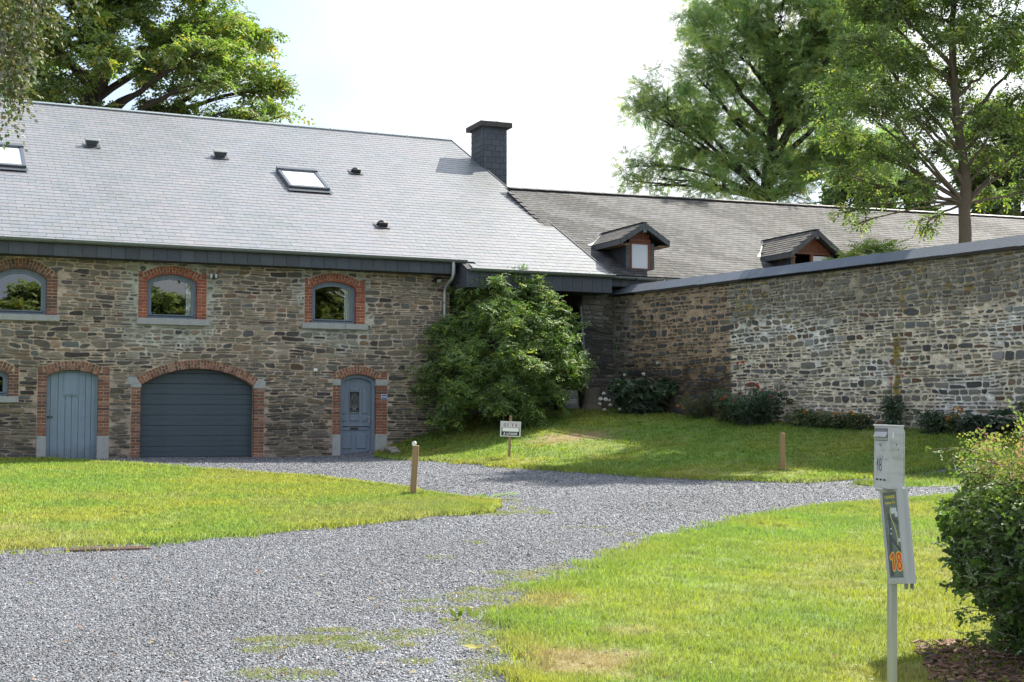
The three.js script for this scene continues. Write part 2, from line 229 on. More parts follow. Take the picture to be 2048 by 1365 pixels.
// blades: tufts of a dozen blades set over the lawns
function tuft(seed, n, rad, h0, h1, w) {
  const R = rng(seed), pos = [], nor = [], idx = [];
  for (let i = 0; i < n; i++) {
    const a = R() * 6.283, r = rad * Math.sqrt(R()), x = Math.cos(a) * r, z = Math.sin(a) * r, h = mix(h0, h1, R()), q = R() * 6.283, dx = Math.cos(q) * w / 2, dz = Math.sin(q) * w / 2, le = h * mix(0.15, 0.75, R()), la = R() * 6.283, lx = Math.cos(la) * le, lz = Math.sin(la) * le, k = pos.length / 3;
    pos.push(x - dx, 0, z - dz, x + dx, 0, z + dz, x + lx * 0.4 - dx * 0.7, h * 0.6, z + lz * 0.4 - dz * 0.7, x + lx * 0.4 + dx * 0.7, h * 0.6, z + lz * 0.4 + dz * 0.7, x + lx, h * 0.95, z + lz);
    const nx = -Math.sin(q) * 0.6, nz = Math.cos(q) * 0.6; for (let j = 0; j < 5; j++) nor.push(nx, 0.8, nz);
    idx.push(k, k + 1, k + 2, k + 1, k + 3, k + 2, k + 2, k + 3, k + 4);
  }
  const g = new THREE.BufferGeometry(); g.setAttribute('position', new THREE.Float32BufferAttribute(pos, 3)); g.setAttribute('normal', new THREE.Float32BufferAttribute(nor, 3)); g.setIndex(idx); return g;
}
M.blade = leafMat(1, 1, 1, 0.5, 0.92, 0.6);
function instanced(parent, name, geo, mat, list, kind) {   // list of [matrix, color]
  const m = shadowed(new THREE.InstancedMesh(geo, mat, list.length)); const c = new THREE.Color();
  list.forEach(([mat4, rgb], i) => { m.setMatrixAt(i, mat4); m.setColorAt(i, c.setRGB(...rgb)); });
  m.name = parent === scene ? uniq(name) : pname(parent, name); if (kind) m.userData.kind = kind; parent.add(m); return m;
}
const BUILT = [];                                                           // footprints where no grass or gravel goes: functions of x, z
BUILT.push((x, z) => { const u = (x - HX) * CT - (z - HZ) * ST, n = (x - HX) * ST + (z - HZ) * CT; return n < 0.02 && (u < 2.5 || n < -2.8); });
const DENS = [170, 150, 560, 170], TUFT = [tuft(1, 12, 0.075, 0.018, 0.048, 0.009), tuft(2, 12, 0.08, 0.018, 0.048, 0.010), tuft(3, 12, 0.065, 0.018, 0.05, 0.005), tuft(4, 10, 0.07, 0.02, 0.06, 0.008)];
['short mown grass of the lawn before the plank door', 'short grass of the lawn below the garden wall', 'longer grass of the lawn around the letterbox post', 'thin grass of the island at the fork of the drive'].forEach((label, k) => {
  const L = lawns[k], R = rng(50 + k), list = [];
  for (let i = 0; i < L.area * DENS[k]; i++) {
    const s = R(), edge = R() < 0.12, q = R(), far0 = R() < 0.3 ? -0.055 : -0.02, t = edge ? (q < 0.6 || k !== 0 ? mix(far0, 0.02, Math.sqrt(R())) : 1 - mix(far0, 0.02, Math.sqrt(R()))) : q, [x, z] = L.at(s, t);
    if (BUILT.some((f) => f(x, z)) || (k === 2 && z > -6.8) || Math.abs(x / z) > 0.46 || R() < dry(x, z) * 0.65 - 0.1) continue;
    const far = mix(1, 1.35, sstep(10, 30, -z)), sc = mix(0.7, 1.25, R()) * far * (edge ? 1.25 : 1) * mix(1, 0.7, dry(x, z)), [r, g, b] = grassCol(x, z), j = mix(0.75, 1.35, R());
    const yl = Math.pow(R(), 3) * 0.09;
    list.push([M4(x, G(x, z) + L.off - 0.008, z, 0, R() * 6.283, 0, sc, sc * mix(0.8, 1.2, R()), sc), [r * j + yl, g * j + yl * 0.6, b * j]]);
  }
  tag(instanced(scene, 'grass', TUFT[k], M.blade, list), label, 'grass', null, 'stuff');
});
{ // straggling grass and weeds on the gravel, where the photo shows patches of it
  const R = rng(77), list = [];
  for (const [x0, z0, rx, rz, n] of [[-1.52, -9.35, 0.28, 0.10, 70], [-1.25, -9.1, 0.22, 0.09, 60], [-1.3, -9.75, 0.12, 0.08, 30], [-1.05, -9.4, 0.2, 0.07, 45], [-1.65, -9.0, 0.13, 0.06, 28], [-0.95, -9.0, 0.14, 0.06, 30], [-1.4, -8.25, 0.22, 0.10, 50], [-0.55, -9.2, 0.2, 0.08, 30], [-0.35, -10.6, 0.35, 0.10, 80], [0.0, -11.7, 0.3, 0.12, 90], [-0.15, -9.7, 0.2, 0.3, 60], [0.25, -12.6, 0.35, 0.2, 90], [-0.6, -8.6, 0.1, 0.05, 18], [-0.1, -10.0, 0.28, 0.2, 70], [-0.55, -20.7, 0.45, 0.5, 170], [-0.1, -18.9, 0.45, 0.12, 130], [-0.55, -18.6, 0.4, 0.25, 110], [0.35, -18.7, 0.18, 0.1, 40], [-0.75, -13.8, 0.12, 0.08, 14], [1.3, -15.9, 0.16, 0.1, 14], [0.4, -15.0, 0.1, 0.08, 10], [-0.45, -15.1, 0.08, 0.06, 8], [0.9, -16.7, 0.25, 0.06, 14], [6.1, -22.9, 0.4, 0.2, 40], [-0.1, -11.2, 0.35, 0.25, 170], [0.3, -12.2, 0.35, 0.3, 170], [-0.2, -10.3, 0.25, 0.3, 150], [-0.05, -9.4, 0.2, 0.4, 150], [-0.1, -8.4, 0.18, 0.4, 120], [0.7, -13.0, 0.3, 0.25, 120], [1.25, -14.1, 0.25, 0.3, 90], [-0.7, -9.6, 0.25, 0.08, 40], [-0.5, -11.0, 0.3, 0.06, 40], [-0.25, -19.2, 0.5, 0.5, 200]])
    for (let i = 0; i < n * 1.9; i++) { const a = R() * 6.283, r = 1.5 * Math.sqrt(R()), x = x0 + Math.cos(a) * r * rx, z = z0 + Math.sin(a) * r * rz, sc = mix(0.5, 1.0, R()), d = R() < 0.25 ? 0.8 : 0.15, j = mix(0.8, 1.3, R()); if (fbm(x * 7, z * 7, 21, 3) < 0.43) continue; list.push([M4(x, G(x, z) + 0.008, z, 0, R() * 6.283, 0, sc * 1.2, sc * mix(0.35, 0.75, R()), sc * 1.2), [mix(0.15, 0.34, d) * j, mix(0.23, 0.27, d) * j, mix(0.02, 0.09, d) * j]]); }
  tag(instanced(scene, 'grass', TUFT[2], M.blade, list), 'straggling patches of grass growing through the gravel drive', 'grass', null, 'stuff');
}
// chippings lying on the drive
function pebble(seed) { const g = new THREE.IcosahedronGeometry(1, 0), p = g.attributes.position, R = rng(seed), k = {}; for (let i = 0; i < p.count; i++) { const id = [p.getX(i), p.getY(i), p.getZ(i)].map((v) => v.toFixed(2)).join(); const f = (k[id] ??= mix(0.68, 1.15, R())); p.setXYZ(i, p.getX(i) * f, p.getY(i) * f * 0.5, p.getZ(i) * f * 0.75); } g.deleteAttribute('uv'); g.computeVertexNormals(); return g; }
M.pebble = std({ roughness: 0.62, color: col(1, 1, 1) });
{
  const R = rng(321), lists = [[], [], []];
  const inLawn = (x, z) => { // polygon test against the lawn outlines
    for (const L of lawns) { const poly = L.poly ??= [...L.A, ...L.B.slice().reverse()]; let inn = false; for (let i = 0, j = poly.length - 1; i < poly.length; j = i++) { const [xi, zi] = poly[i], [xj, zj] = poly[j]; if (zi > z !== zj > z && x < ((xj - xi) * (z - zi)) / (zj - zi) + xi) inn = !inn; } if (inn) return true; } return false; };
  for (const [z0, z1, dens, s0, s1] of [[-11, -6.6, 2500, 0.006, 0.015], [-16, -11, 1650, 0.007, 0.017], [-22, -16, 850, 0.009, 0.021], [-35.5, -22, 380, 0.011, 0.026]]) {
    const zm = -z0, n = (z1 - z0) * zm * 0.86 * dens;
    for (let i = 0; i < n; i++) {
      const z = mix(z0, z1, R()), x = (R() * 2 - 1) * zm * 0.43; if (Math.abs(x / z) > 0.42 || inLawn(x, z) || BUILT.some((f) => f(x, z))) { R(); continue; }
      const s = mix(s0, s1, R() * R()), q = R(), tone = q < 0.30 ? mix(0.055, 0.11, R()) : q < 0.88 ? mix(0.11, 0.225, R()) : mix(0.225, 0.40, R()), w = R() < 0.03 ? 0.05 : 0;
      lists[(R() * 3) | 0].push([M4(x, G(x, z) + 0.008 + s * 0.18, z, (R() - 0.5) * 1.1, R() * 6.283, (R() - 0.5) * 1.1, s * mix(0.8, 1.3, R()), s * mix(0.7, 1.3, R()), s), ((t2) => [t2 * 0.93 + w, t2 * 0.975, t2 * 1.10 - w * 0.4])(tone * mix(0.82, 1.22, fbm(x * 0.45 + 3, z * 0.3, 17, 3)) * (1 + 0.10 * Math.sin(x * 1.1 + z * 0.55)))]);
    }
  }
  lists.forEach((l, i) => tag(instanced(scene, 'gravel', pebble(9 + i), M.pebble, l), ['grey slate chippings strewn over the drive', 'flat bluish slate chippings strewn over the drive', 'small angular slate chippings strewn over the drive'][i], 'gravel', null, 'stuff'));
}

{ // fallen leaves on grass and gravel, white clover heads in the lawns
  const R = rng(700), lf = [], cv = [], g = new THREE.BufferGeometry(); g.setAttribute('position', new THREE.Float32BufferAttribute([-0.03, 0, 0, 0, 0.006, 0.014, 0, 0.004, -0.014, 0.032, 0.008, 0], 3)); g.setIndex([0, 1, 3, 0, 3, 2]); g.computeVertexNormals();
  for (let i = 0; i < 420; i++) { const z = -6.8 - 26 * R() * R() - 1, x = (R() * 2 - 1) * -z * 0.4; if (BUILT.some((f) => f(x, z))) continue; const s = mix(0.6, 1.2, R()); lf.push([new THREE.Matrix4().compose(V(x, G(x, z) + 0.035, z), new THREE.Quaternion().setFromEuler(new THREE.Euler((R() - 0.5) * 0.6, R() * 6.3, (R() - 0.5) * 0.6)), V(s, s, s)), R() < 0.5 ? [0.28, 0.14, 0.06] : R() < 0.6 ? [0.35, 0.30, 0.10] : [0.14, 0.09, 0.05]]); }
  tag(instanced(scene, 'leaf_litter', g, M.blade, lf), 'small dry brown leaves lying about on gravel and grass', 'leaf litter', null, 'stuff');
  const h = new THREE.IcosahedronGeometry(0.011, 0); for (let i = 0; i < 900; i++) { const L = lawns[(R() * 3) | 0], [x, z] = L.at(R(), R()); if (Math.abs(x / z) > 0.46 || z > -6.8 || fbm(x * 0.8, z * 0.8, 30, 3) < 0.47) continue; cv.push([M4(x, G(x, z) + 0.055, z, 0, 0, 0, mix(0.35, 0.75, R())), [0.55, 0.56, 0.44]]); }
  tag(instanced(scene, 'clover_heads', h, M.pebble, cv), 'tiny white clover heads dotted through the lawns', 'clover', null, 'stuff');
}

// ---------------------------------------------------------------- rubble walls
// Voronoi cells in a space stretched along the courses, shrunk by the joint, rounded, then given depth.
function clipPoly(poly, nx, ny, d) {           // keep nx*x + ny*y <= d
  const out = []; for (let i = 0; i < poly.length; i++) { const a = poly[i], b = poly[(i + 1) % poly.length], da = nx * a[0] + ny * a[1] - d, db = nx * b[0] + ny * b[1] - d; if (da <= 0) out.push(a); if (da < 0 !== db < 0 && da !== db) { const t = da / (da - db); out.push([a[0] + (b[0] - a[0]) * t, a[1] + (b[1] - a[1]) * t]); } } return out;
}
const inside = (poly, x, y) => { for (let i = 0; i < poly.length; i++) { const a = poly[i], b = poly[(i + 1) % poly.length]; if ((b[0] - a[0]) * (y - a[1]) - (b[1] - a[1]) * (x - a[0]) < 0) return false; } return true; };
// Courses with wandering beds; each stone a rough quad between two beds, some split into slivers, some tapering at an end.
function rubble({ x0, x1, y0, y1, row, width, joint, holes = [], seed, top, keep, split = 0.3, wild = 0.45, lens = 0.4 }) {
  const R = rng(seed), out = [], beds = [], hs = []; let y = y0 - 0.25;
  while (y < y1 + 0.35) { hs.push(y); y += row(y, R); }
  const bed = (k, x) => { const h = (hs[k + 1] ?? hs[k] + 0.1) - hs[k]; return hs[k] + 0.22 * (fbm(x * 0.33, k * 0.11, 31 + seed, 2) - 0.5) + h * wild * 2 * (fbm(x * 0.9, k * 3.7, 41 + seed, 3) - 0.5); };
  const emit = (pts) => {
    let sx = 0, sy = 0; for (const p of pts) { sx += p[0] / pts.length; sy += p[1] / pts.length; }
    if (sx < x0 - 0.1 || sx > x1 + 0.1 || sy < y0 - 0.05 || sy > y1 + 0.05) return;
    if (holes.some((h) => inside(h, sx, sy)) || (keep && !keep(sx, sy, R))) return;
    const jn = joint(sx, sy) / 2; let poly = pts;
    for (const h of holes) { let best = -1e9, bx, by, bd; for (let i = 0; i < h.length; i++) { const a = h[i], b = h[(i + 1) % h.length], l = Math.hypot(b[0] - a[0], b[1] - a[1]); if (l < 1e-6) continue; const nx = (b[1] - a[1]) / l, ny = -(b[0] - a[0]) / l, d = nx * (sx - a[0]) + ny * (sy - a[1]); if (d > best) { best = d; bx = nx; by = ny; bd = nx * a[0] + ny * a[1]; } } if (best < 1) poly = clipPoly(poly, -bx, -by, -bd - jn); }
    poly = clipPoly(poly, -1, 0, -x0); poly = clipPoly(poly, 1, 0, x1); poly = clipPoly(poly, 0, -1, -y0); poly = clipPoly(poly, 0, 1, top ? Math.min(y1, top(sx)) : y1);
    if (poly.length < 3) return;
    let area = 0; for (let i = 0; i < poly.length; i++) { const a = poly[i], b = poly[(i + 1) % poly.length]; area += a[0] * b[1] - a[1] * b[0]; } area /= 2; if (area < 0.0008) return;
    out.push({ x: sx, y: sy, poly, area });
  };
  const stone = (xa, xb, lo, hi) => {     // lo, hi: bed functions
    const xm = (xa + xb) / 2, j = joint(xm, (lo(xm) + hi(xm)) / 2) / 2, w = xb - xa, sl = (R() - 0.5) * 0.05, sr = (R() - 0.5) * 0.05; if (w < j * 2 + 0.03) return;
    const L = R() < lens ? mix(0.25, 0.8, R()) : mix(0.8, 1, R()), Q = R() < lens ? mix(0.25, 0.8, R()) : mix(0.8, 1, R()), bl = R(), br = R(), n = w > 0.22 ? 3 : 2, bot = [], tp = [], jy = () => (R() - 0.5) * 0.012;
    for (let i = 0; i <= n; i++) {
      const f = i / n, x = xa + j + (w - 2 * j) * f, a = lo(x) + j, b = hi(x) - j, h = Math.max(0.012, b - a), e = f < 0.5 ? mix(L, 1, Math.min(1, f * 2.6)) : mix(Q, 1, Math.min(1, (1 - f) * 2.6)), bias = f < 0.5 ? bl : br, cut = h * (1 - e);
      const dx = i === 0 ? sl : i === n ? sr : (R() - 0.5) * 0.03; bot.push([x - dx * 0.5 + (i === 0 ? 0.008 * R() : 0), a + cut * bias + jy()]); tp.push([x + dx * 0.5, b - cut * (1 - bias) + jy()]);
    }
    const c = (p, q, f) => [mix(p[0], q[0], f), mix(p[1], q[1], f)], raw = [...bot, ...tp.reverse()], m = bot.length, o = [];
    raw.forEach((p, i) => { if (i === 0 || i === m - 1 || i === m || i === raw.length - 1) { const f = mix(0.06, 0.22, R()), pv = raw[(i - 1 + raw.length) % raw.length], nx = raw[(i + 1) % raw.length]; o.push(c(p, pv, f), c(p, nx, f)); } else o.push(p); });
    emit(o);
  };
  for (let k = 0; k + 1 < hs.length; k++) {
    const lo = (x) => bed(k, x), hi = (x) => bed(k + 1, x);
    for (let x = x0 - 0.3 + R() * 0.3; x < x1 + 0.3;) {
      const w = width(x, hs[k], R) * mix(0.45, 1.0, R()) * (R() < 0.15 ? 1.6 : 1) * mix(0.8, 1.15, Math.min(1, (hs[k + 1] - hs[k]) / 0.14)), h = hi(x + w / 2) - lo(x + w / 2);
      if (h > 0.085 && R() < split) { const f = mix(0.3, 0.7, R()), mid = (t) => mix(lo(t), hi(t), f + 0.12 * (R() * 0 + fbm(t * 4, k, 3, 2) - 0.5)); const s = x + w * mix(0.35, 0.65, R()); stone(x, x + w, lo, mid); if (R() < 0.6) { stone(x, s, mid, hi); stone(s, x + w, mid, hi); } else stone(x, x + w, mid, hi); }
      else stone(x, x + w, lo, hi);
      x += w;
    }
  }
  return out;
}
function stoneGeo(poly, depth, R, c) {
  let cx = 0, cy = 0; for (const p of poly) { cx += p[0] / poly.length; cy += p[1] / poly.length; }
  const n = poly.length, pos = [], uv = [], idx = [], cl = [], ox = R() * 3, oy = R() * 3, b = 0.007, tx = (R() - 0.5) * 0.10, ty = (R() - 0.5) * 0.16;
  const add = (x, y, z, k) => { pos.push(x, y, z); uv.push(x + ox, y + oy); cl.push(c[0] * k, c[1] * k, c[2] * k); };
  for (const [x, y] of poly) add(x - cx, y - cy, -0.02, 0.9);
  for (const [x, y] of poly) { const dx = x - cx, dy = y - cy, l = Math.hypot(dx, dy) || 1, f = Math.max(0.3, 1 - b / l); add(dx * f, dy * f, Math.max(0.002, depth * mix(0.75, 1.1, R()) + tx * dx * f + ty * dy * f), mix(0.9, 1.12, R())); }
  add(0, 0, depth * mix(0.85, 1.15, R()), 1);
  for (let i = 0; i < n; i++) { const j = (i + 1) % n; idx.push(i, j, n + i, j, n + j, n + i, n + i, n + j, 2 * n); }
  const g = new THREE.BufferGeometry(); g.setAttribute('position', new THREE.Float32BufferAttribute(pos, 3)); g.setAttribute('uv', new THREE.Float32BufferAttribute(uv, 2)); g.setAttribute('color', new THREE.Float32BufferAttribute(cl, 3)); g.setIndex(idx); const f = g.toNonIndexed(); f.computeVertexNormals();
  return { geo: f, m: M4(cx, cy, 0) };
}
const pick = (R, list) => { let r = R() * list.reduce((s, e) => s + e[1], 0); for (const [v, w] of list) if ((r -= w) <= 0) return v; return list[0][0]; };
const tint = (c, R, a = 0.25) => { const k = mix(1 - a, 1 + a, R()); return [c[0] * k * mix(0.95, 1.05, R()), c[1] * k, c[2] * k * mix(0.94, 1.06, R())]; };

// ---------------------------------------------------------------- the stone house
const house = thing('stone_house', 'long grey stone barn house with brick arched openings and slate roof', 'house', [HX, 0, HZ], TH);
function arc(u0, u1, ys, yc) { const h = (u1 - u0) / 2, r = yc - ys, R = (h * h + r * r) / (2 * r); return { cx: (u0 + u1) / 2, cy: yc - R, R, a: Math.asin(Math.min(1, h / R)) }; }
// openings: u0 u1 y0 springing crown | brick band left, right, arch ring | brick tone
const OPEN = {
  w0: { u0: -9.4, u1: -8.67, y0: 1.51, ys: 2.02, yc: 2.14, bl: 0.24, br: 0.24, ring: 0.24, tone: 1 },
  w1: { u0: -9.05, u1: -7.85, y0: 3.47, ys: 4.33, yc: 4.57, bl: 0.26, br: 0.26, ring: 0.25, tone: 1 },
  w2: { u0: -5.47, u1: -4.27, y0: 3.47, ys: 4.40, yc: 4.57, bl: 0.23, br: 0.25, ring: 0.23, tone: 2 },
  w3: { u0: -1.28, u1: -0.11, y0: 3.47, ys: 4.40, yc: 4.56, bl: 0.21, br: 0.26, ring: 0.23, tone: 2 },
  d1: { u0: -7.79, u1: -6.62, y0: -0.05, ys: 2.01, yc: 2.14, bl: 0.22, br: 0.28, ring: 0.24, tone: 0 },
  gd: { u0: -5.59, u1: -2.80, y0: -0.05, ys: 1.80, yc: 2.22, bl: 0.24, br: 0.28, ring: 0.23, tone: 0 },
  fd: { u0: -0.50, u1: 0.46, y0: -0.05, ys: 1.98, yc: 2.13, bl: 0.22, br: 0.32, ring: 0.23, tone: 3 },
};
function arcPts(o, grow, n, dir = 1) { const A = arc(o.u0, o.u1, o.ys, o.yc), R = A.R + grow, out = []; for (let i = 0; i <= n; i++) { const a = mix(-A.a, A.a, i / n) * dir; out.push([A.cx + R * Math.sin(a), A.cy + R * Math.cos(a)]); } return out; }
function hull(pts) { pts = pts.slice().sort((a, b) => a[0] - b[0] || a[1] - b[1]); const half = (l) => { const h = []; for (const p of l) { while (h.length > 1 && (h[h.length - 1][0] - h[h.length - 2][0]) * (p[1] - h[h.length - 2][1]) - (h[h.length - 1][1] - h[h.length - 2][1]) * (p[0] - h[h.length - 2][0]) <= 0) h.pop(); h.push(p); } h.pop(); return h; }; return [...half(pts), ...half(pts.reverse())]; }
const outer = (o) => hull([[o.u0 - o.bl, o.y0 - 0.1], [o.u1 + o.br, o.y0 - 0.1], [o.u0 - o.bl, o.ys + 0.10], [o.u1 + o.br, o.ys + 0.10], ...arcPts(o, o.ring, 12)]);
const HOLES = Object.values(OPEN).map(outer);
for (const [a, b, c, d] of [[-8.95, -7.54, 3.31, 3.47], [-5.73, -3.95, 3.30, 3.47], [-1.56, 0.23, 3.31, 3.47], [-9.6, -8.43, 1.36, 1.51]]) HOLES.push([[a, c], [b, c], [b, d + 0.02], [a, d + 0.02]]);

// mortar: pinkish lime, greyer where the first-floor windows were re-set
const near = (u, y, o) => Math.hypot(Math.max(o.u0 - u, 0, u - o.u1), Math.max(3.2 - y, 0, y - 4.8));
const patch = (u, y) => Math.max(1 - sstep(0.35, 0.75, near(u, y, OPEN.w2) + 0.5 * (fbm(u * 2, y * 2, 3, 3) - 0.5)), 1 - sstep(0.25, 0.55, near(u, y, OPEN.w3) + 0.5 * (fbm(u * 2, y * 2, 3, 3) - 0.5)));
const tMortar = tex(1024, 512, (s, t) => {
  const u = mix(-11.5, 2.6, s), y = mix(-0.5, 5.2, t), g = patch(u, y), n = 0.72 + 0.5 * fbm(u * 6, y * 6, 2, 5), low = sstep(2.2, 0.2, y + 0.8 * (fbm(u, y, 1, 3) - 0.5));
  const a = [0.725, 0.655, 0.585], b = [0.675, 0.67, 0.62], c = [0.575, 0.515, 0.455]; const bz = HOLES.some((h, q) => q < 7 && inside(h, u, y)) ? 1 : 0, e = [0.66, 0.575, 0.49]; return [0, 1, 2].map((i) => mix(mix(mix(a[i], b[i], g), c[i], low * 0.8), e[i], bz) * n);
}, { srgb: true, wrap: false });
M.mortar = std({ map: tMortar, bumpMap: again(tNoise, 30, 14), bumpScale: 0.012, color: col(1, 1, 1) });
{
  const s = new THREE.Shape([[-11.5, -0.5], [2.55, -0.5], [2.55, 5.0], [-11.5, 5.0]].map((p) => new THREE.Vector2(...p)));
  for (const o of Object.values(OPEN)) { const e = 0.02; s.holes.push(new THREE.Path([[o.u0 - e, o.y0], [o.u0 - e, o.ys], ...arcPts(o, e, 14).slice(1, -1), [o.u1 + e, o.ys], [o.u1 + e, o.y0]].map((p) => new THREE.Vector2(...p)))); }
  const g = new THREE.ExtrudeGeometry(s, { depth: 0.45, bevelEnabled: false }); g.translate(0, 0, -0.45);
  const p = g.attributes.position, uv = g.attributes.uv; for (let i = 0; i < p.count; i++) uv.setXY(i, (p.getX(i) + 11.5) / 14.1, (p.getY(i) + 0.5) / 5.7);
  const wall = part(house, 'wall', g, M.mortar);
  const cells = rubble({ x0: -11.3, x1: 2.55, y0: -0.25, y1: 4.93, seed: 11, holes: HOLES, split: 0.34, wild: 0.6, lens: 0.5,
    row: (y, R) => (y < 2.2 ? mix(0.045, 0.11, R()) : mix(0.06, 0.155, R())), width: (x, y, R) => (y < 2.2 ? 0.44 : 0.39) * mix(1, 0.75, patch(x, y)),
    joint: (x, y) => (y < 2.0 ? 0.015 : 0.022) + 0.020 * patch(x, y) });
  const R = rng(4), list = cells.map((c) => {
    const g = patch(c.x, c.y), low = sstep(2.6, 0.8, c.y);
    const base = pick(R, [[[0.155, 0.150, 0.134], 5], [[0.115, 0.114, 0.108], 4 + 2 * low], [[0.066, 0.068, 0.073], 2.2 + 4 * low], [[0.185, 0.150, 0.112], 1.2], [[0.190, 0.186, 0.163], 3 * (1 - low) + 3 * g], [[0.125, 0.086, 0.065], 0.5], [[0.048, 0.045, 0.047], 0.8 + 1.5 * low], [[0.10, 0.113, 0.122], 1.6]]);
    return stoneGeo(c.poly, mix(0.008, 0.030, R()), R, tint(base.map((v, i) => v * mix(1.18, 0.95, low) * [1.10, 1, 0.88][i]), R, 0.34));
  });
  pieces(wall, 'stone', 'stones', list, M.stone);
}
// bricks and dressed blocks round the openings
{
  const R = rng(21), tones = [
    [[0.235, 0.105, 0.068], [0.26, 0.125, 0.085], [0.20, 0.085, 0.055], [0.17, 0.088, 0.068], [0.13, 0.075, 0.062], [0.29, 0.16, 0.115]],
    [[0.185, 0.085, 0.060], [0.15, 0.078, 0.060], [0.22, 0.11, 0.082], [0.12, 0.07, 0.058]],
    [[0.33, 0.095, 0.055], [0.30, 0.085, 0.052], [0.27, 0.08, 0.055], [0.35, 0.12, 0.075]],
    [[0.255, 0.095, 0.060], [0.22, 0.085, 0.055], [0.28, 0.115, 0.078], [0.16, 0.08, 0.062]]];
  const cache = {}, geo = (w, h, tone) => { const key = [w.toFixed(3), h.toFixed(3), tone].join(); const l = (cache[key] ??= []); if (l.length < 6) { const g = paint(slab(w, h, 0.12, 0, 0, 0, 0.005), col(...tint(tones[tone][l.length % tones[tone].length], R, 0.18))); const p = g.attributes.uv, o = R() * 5; for (let i = 0; i < p.count; i++) p.setXY(i, p.getX(i) + o, p.getY(i) + o * 1.7); l.push(g); return g; } return l[(R() * l.length) | 0]; };
  const all = [], put = (w, h, x, y, rz, tone) => { const q = (v) => Math.max(0.03, Math.round(v / 0.004) * 0.004); all.push({ geo: geo(q(w), q(h), tone), m: M4(x, y, -0.06 + mix(0.004, 0.010, R()), (R() - 0.5) * 0.03, (R() - 0.5) * 0.03, rz + (R() - 0.5) * 0.012) }); };
  const jamb = (xa, xb, y0, y1, tone, flip) => { const n = Math.round((y1 - y0) / 0.076), h = (y1 - y0) / n, j = 0.016; for (let i = 0; i < n; i++) { const y = y0 + (i + 0.5) * h, w = xb - xa; if ((i + flip) % 2) put(w - j, h - j, (xa + xb) / 2, y, 0, tone); else { const f = 0.5 + (R() - 0.5) * 0.08; put(w * f - j, h - j, xa + (w * f) / 2, y, 0, tone); put(w * (1 - f) - j, h - j, xb - (w * (1 - f)) / 2, y, 0, tone); } } };
  for (const [k, o] of Object.entries(OPEN)) {
    const blocks = { d1: [[-0.05, 0.56]], fd: [[-0.05, 0.56], [1.84, 2.01]], gd: [] }[k] ?? [], top = k === 'gd' ? o.ys - 0.05 : o.ys + 0.09;
    for (const [xa, xb, side] of [[o.u0 - o.bl, o.u0, 0], [o.u1, o.u1 + o.br, 1]]) {
      let y = o.y0; for (const [a, b] of [...blocks, [9, 9]]) { const e = Math.min(a, top); if (e - y > 0.05) jamb(xa, xb, y, e, o.tone, side); y = b; }
      for (const [a, b] of blocks) part(house, 'dressed_stone', slab(xb - xa, b - a - 0.008, 0.14, (xa + xb) / 2, (a + b) / 2, -0.06 + 0.016, 0.008), M.limestone);
      if (k === 'gd') part(house, 'dressed_stone', (() => { const s = new THREE.Shape(); const d = side ? 1 : -1, e = side ? o.u1 : o.u0; const pts = [[e, 1.755], [e + d * 0.30, 1.755], [e + d * 0.32, 2.02], [e + d * 0.14, 2.02], [e + d * 0.005, 1.815]]; if (!side) pts.reverse(); s.moveTo(...pts[0]); pts.slice(1).forEach((p) => s.lineTo(...p)); const g = new THREE.ExtrudeGeometry(s, { depth: 0.13, bevelEnabled: true, bevelSize: 0.004, bevelThickness: 0.004, bevelSegments: 1 }); g.translate(0, 0, -0.12); return uvm(g); })(), M.limestone);
    }
    const A = arc(o.u0, o.u1, o.ys, o.yc), a1 = A.a + (k === 'gd' ? -0.0 : 0), mid = A.R + o.ring / 2, n = Math.round((2 * a1 * mid) / 0.079), j = 0.016;
    for (let i = 0; i < n; i++) {
      const a = mix(-a1, a1, (i + 0.5) / n), w = (2 * a1 * mid) / n - j, f = i % 2 ? 0.36 : 0.64, at = (r0, r1) => { const r = A.R + (r0 + r1) / 2 * o.ring; put(w, (r1 - r0) * o.ring - j, A.cx + r * Math.sin(a), A.cy + r * Math.cos(a), -a, o.tone); };
      at(0.01, f); at(f, 1);
    }
    // shoulder bricks outside the arch
    if (k !== 'gd') for (const d of [-1, 1]) { const e = d < 0 ? o.u0 - o.bl : o.u1 + o.br, inn = A.cx + d * (A.R + o.ring) * Math.sin(A.a); for (let q = 0; q < 2; q++) { const w = Math.abs(e - inn) + 0.0; if (w > 0.05) put(w - 0.014, 0.062, (e + inn) / 2, o.ys + 0.13 + q * 0.074 - 0.004, 0, o.tone); } }
  }
  pieces(house, 'brick', 'bricks', all, M.brick);
}
// sills
for (const [a, b, y0, y1] of [[-9.3, -7.54, 3.32, 3.47], [-5.73, -3.95, 3.31, 3.47], [-9.6, -8.43, 1.36, 1.51]]) part(house, 'window_sill', slab(b - a, y1 - y0, 0.30, (a + b) / 2, (y0 + y1) / 2, -0.06, 0.010), M.limestone);
part(house, 'window_sill', slab(1.14, 0.155, 0.30, -0.985, 3.39, -0.06, 0.010), M.limestone); part(house, 'window_sill', slab(0.625, 0.15, 0.29, -0.095, 3.389, -0.06, 0.010), M.limestone);

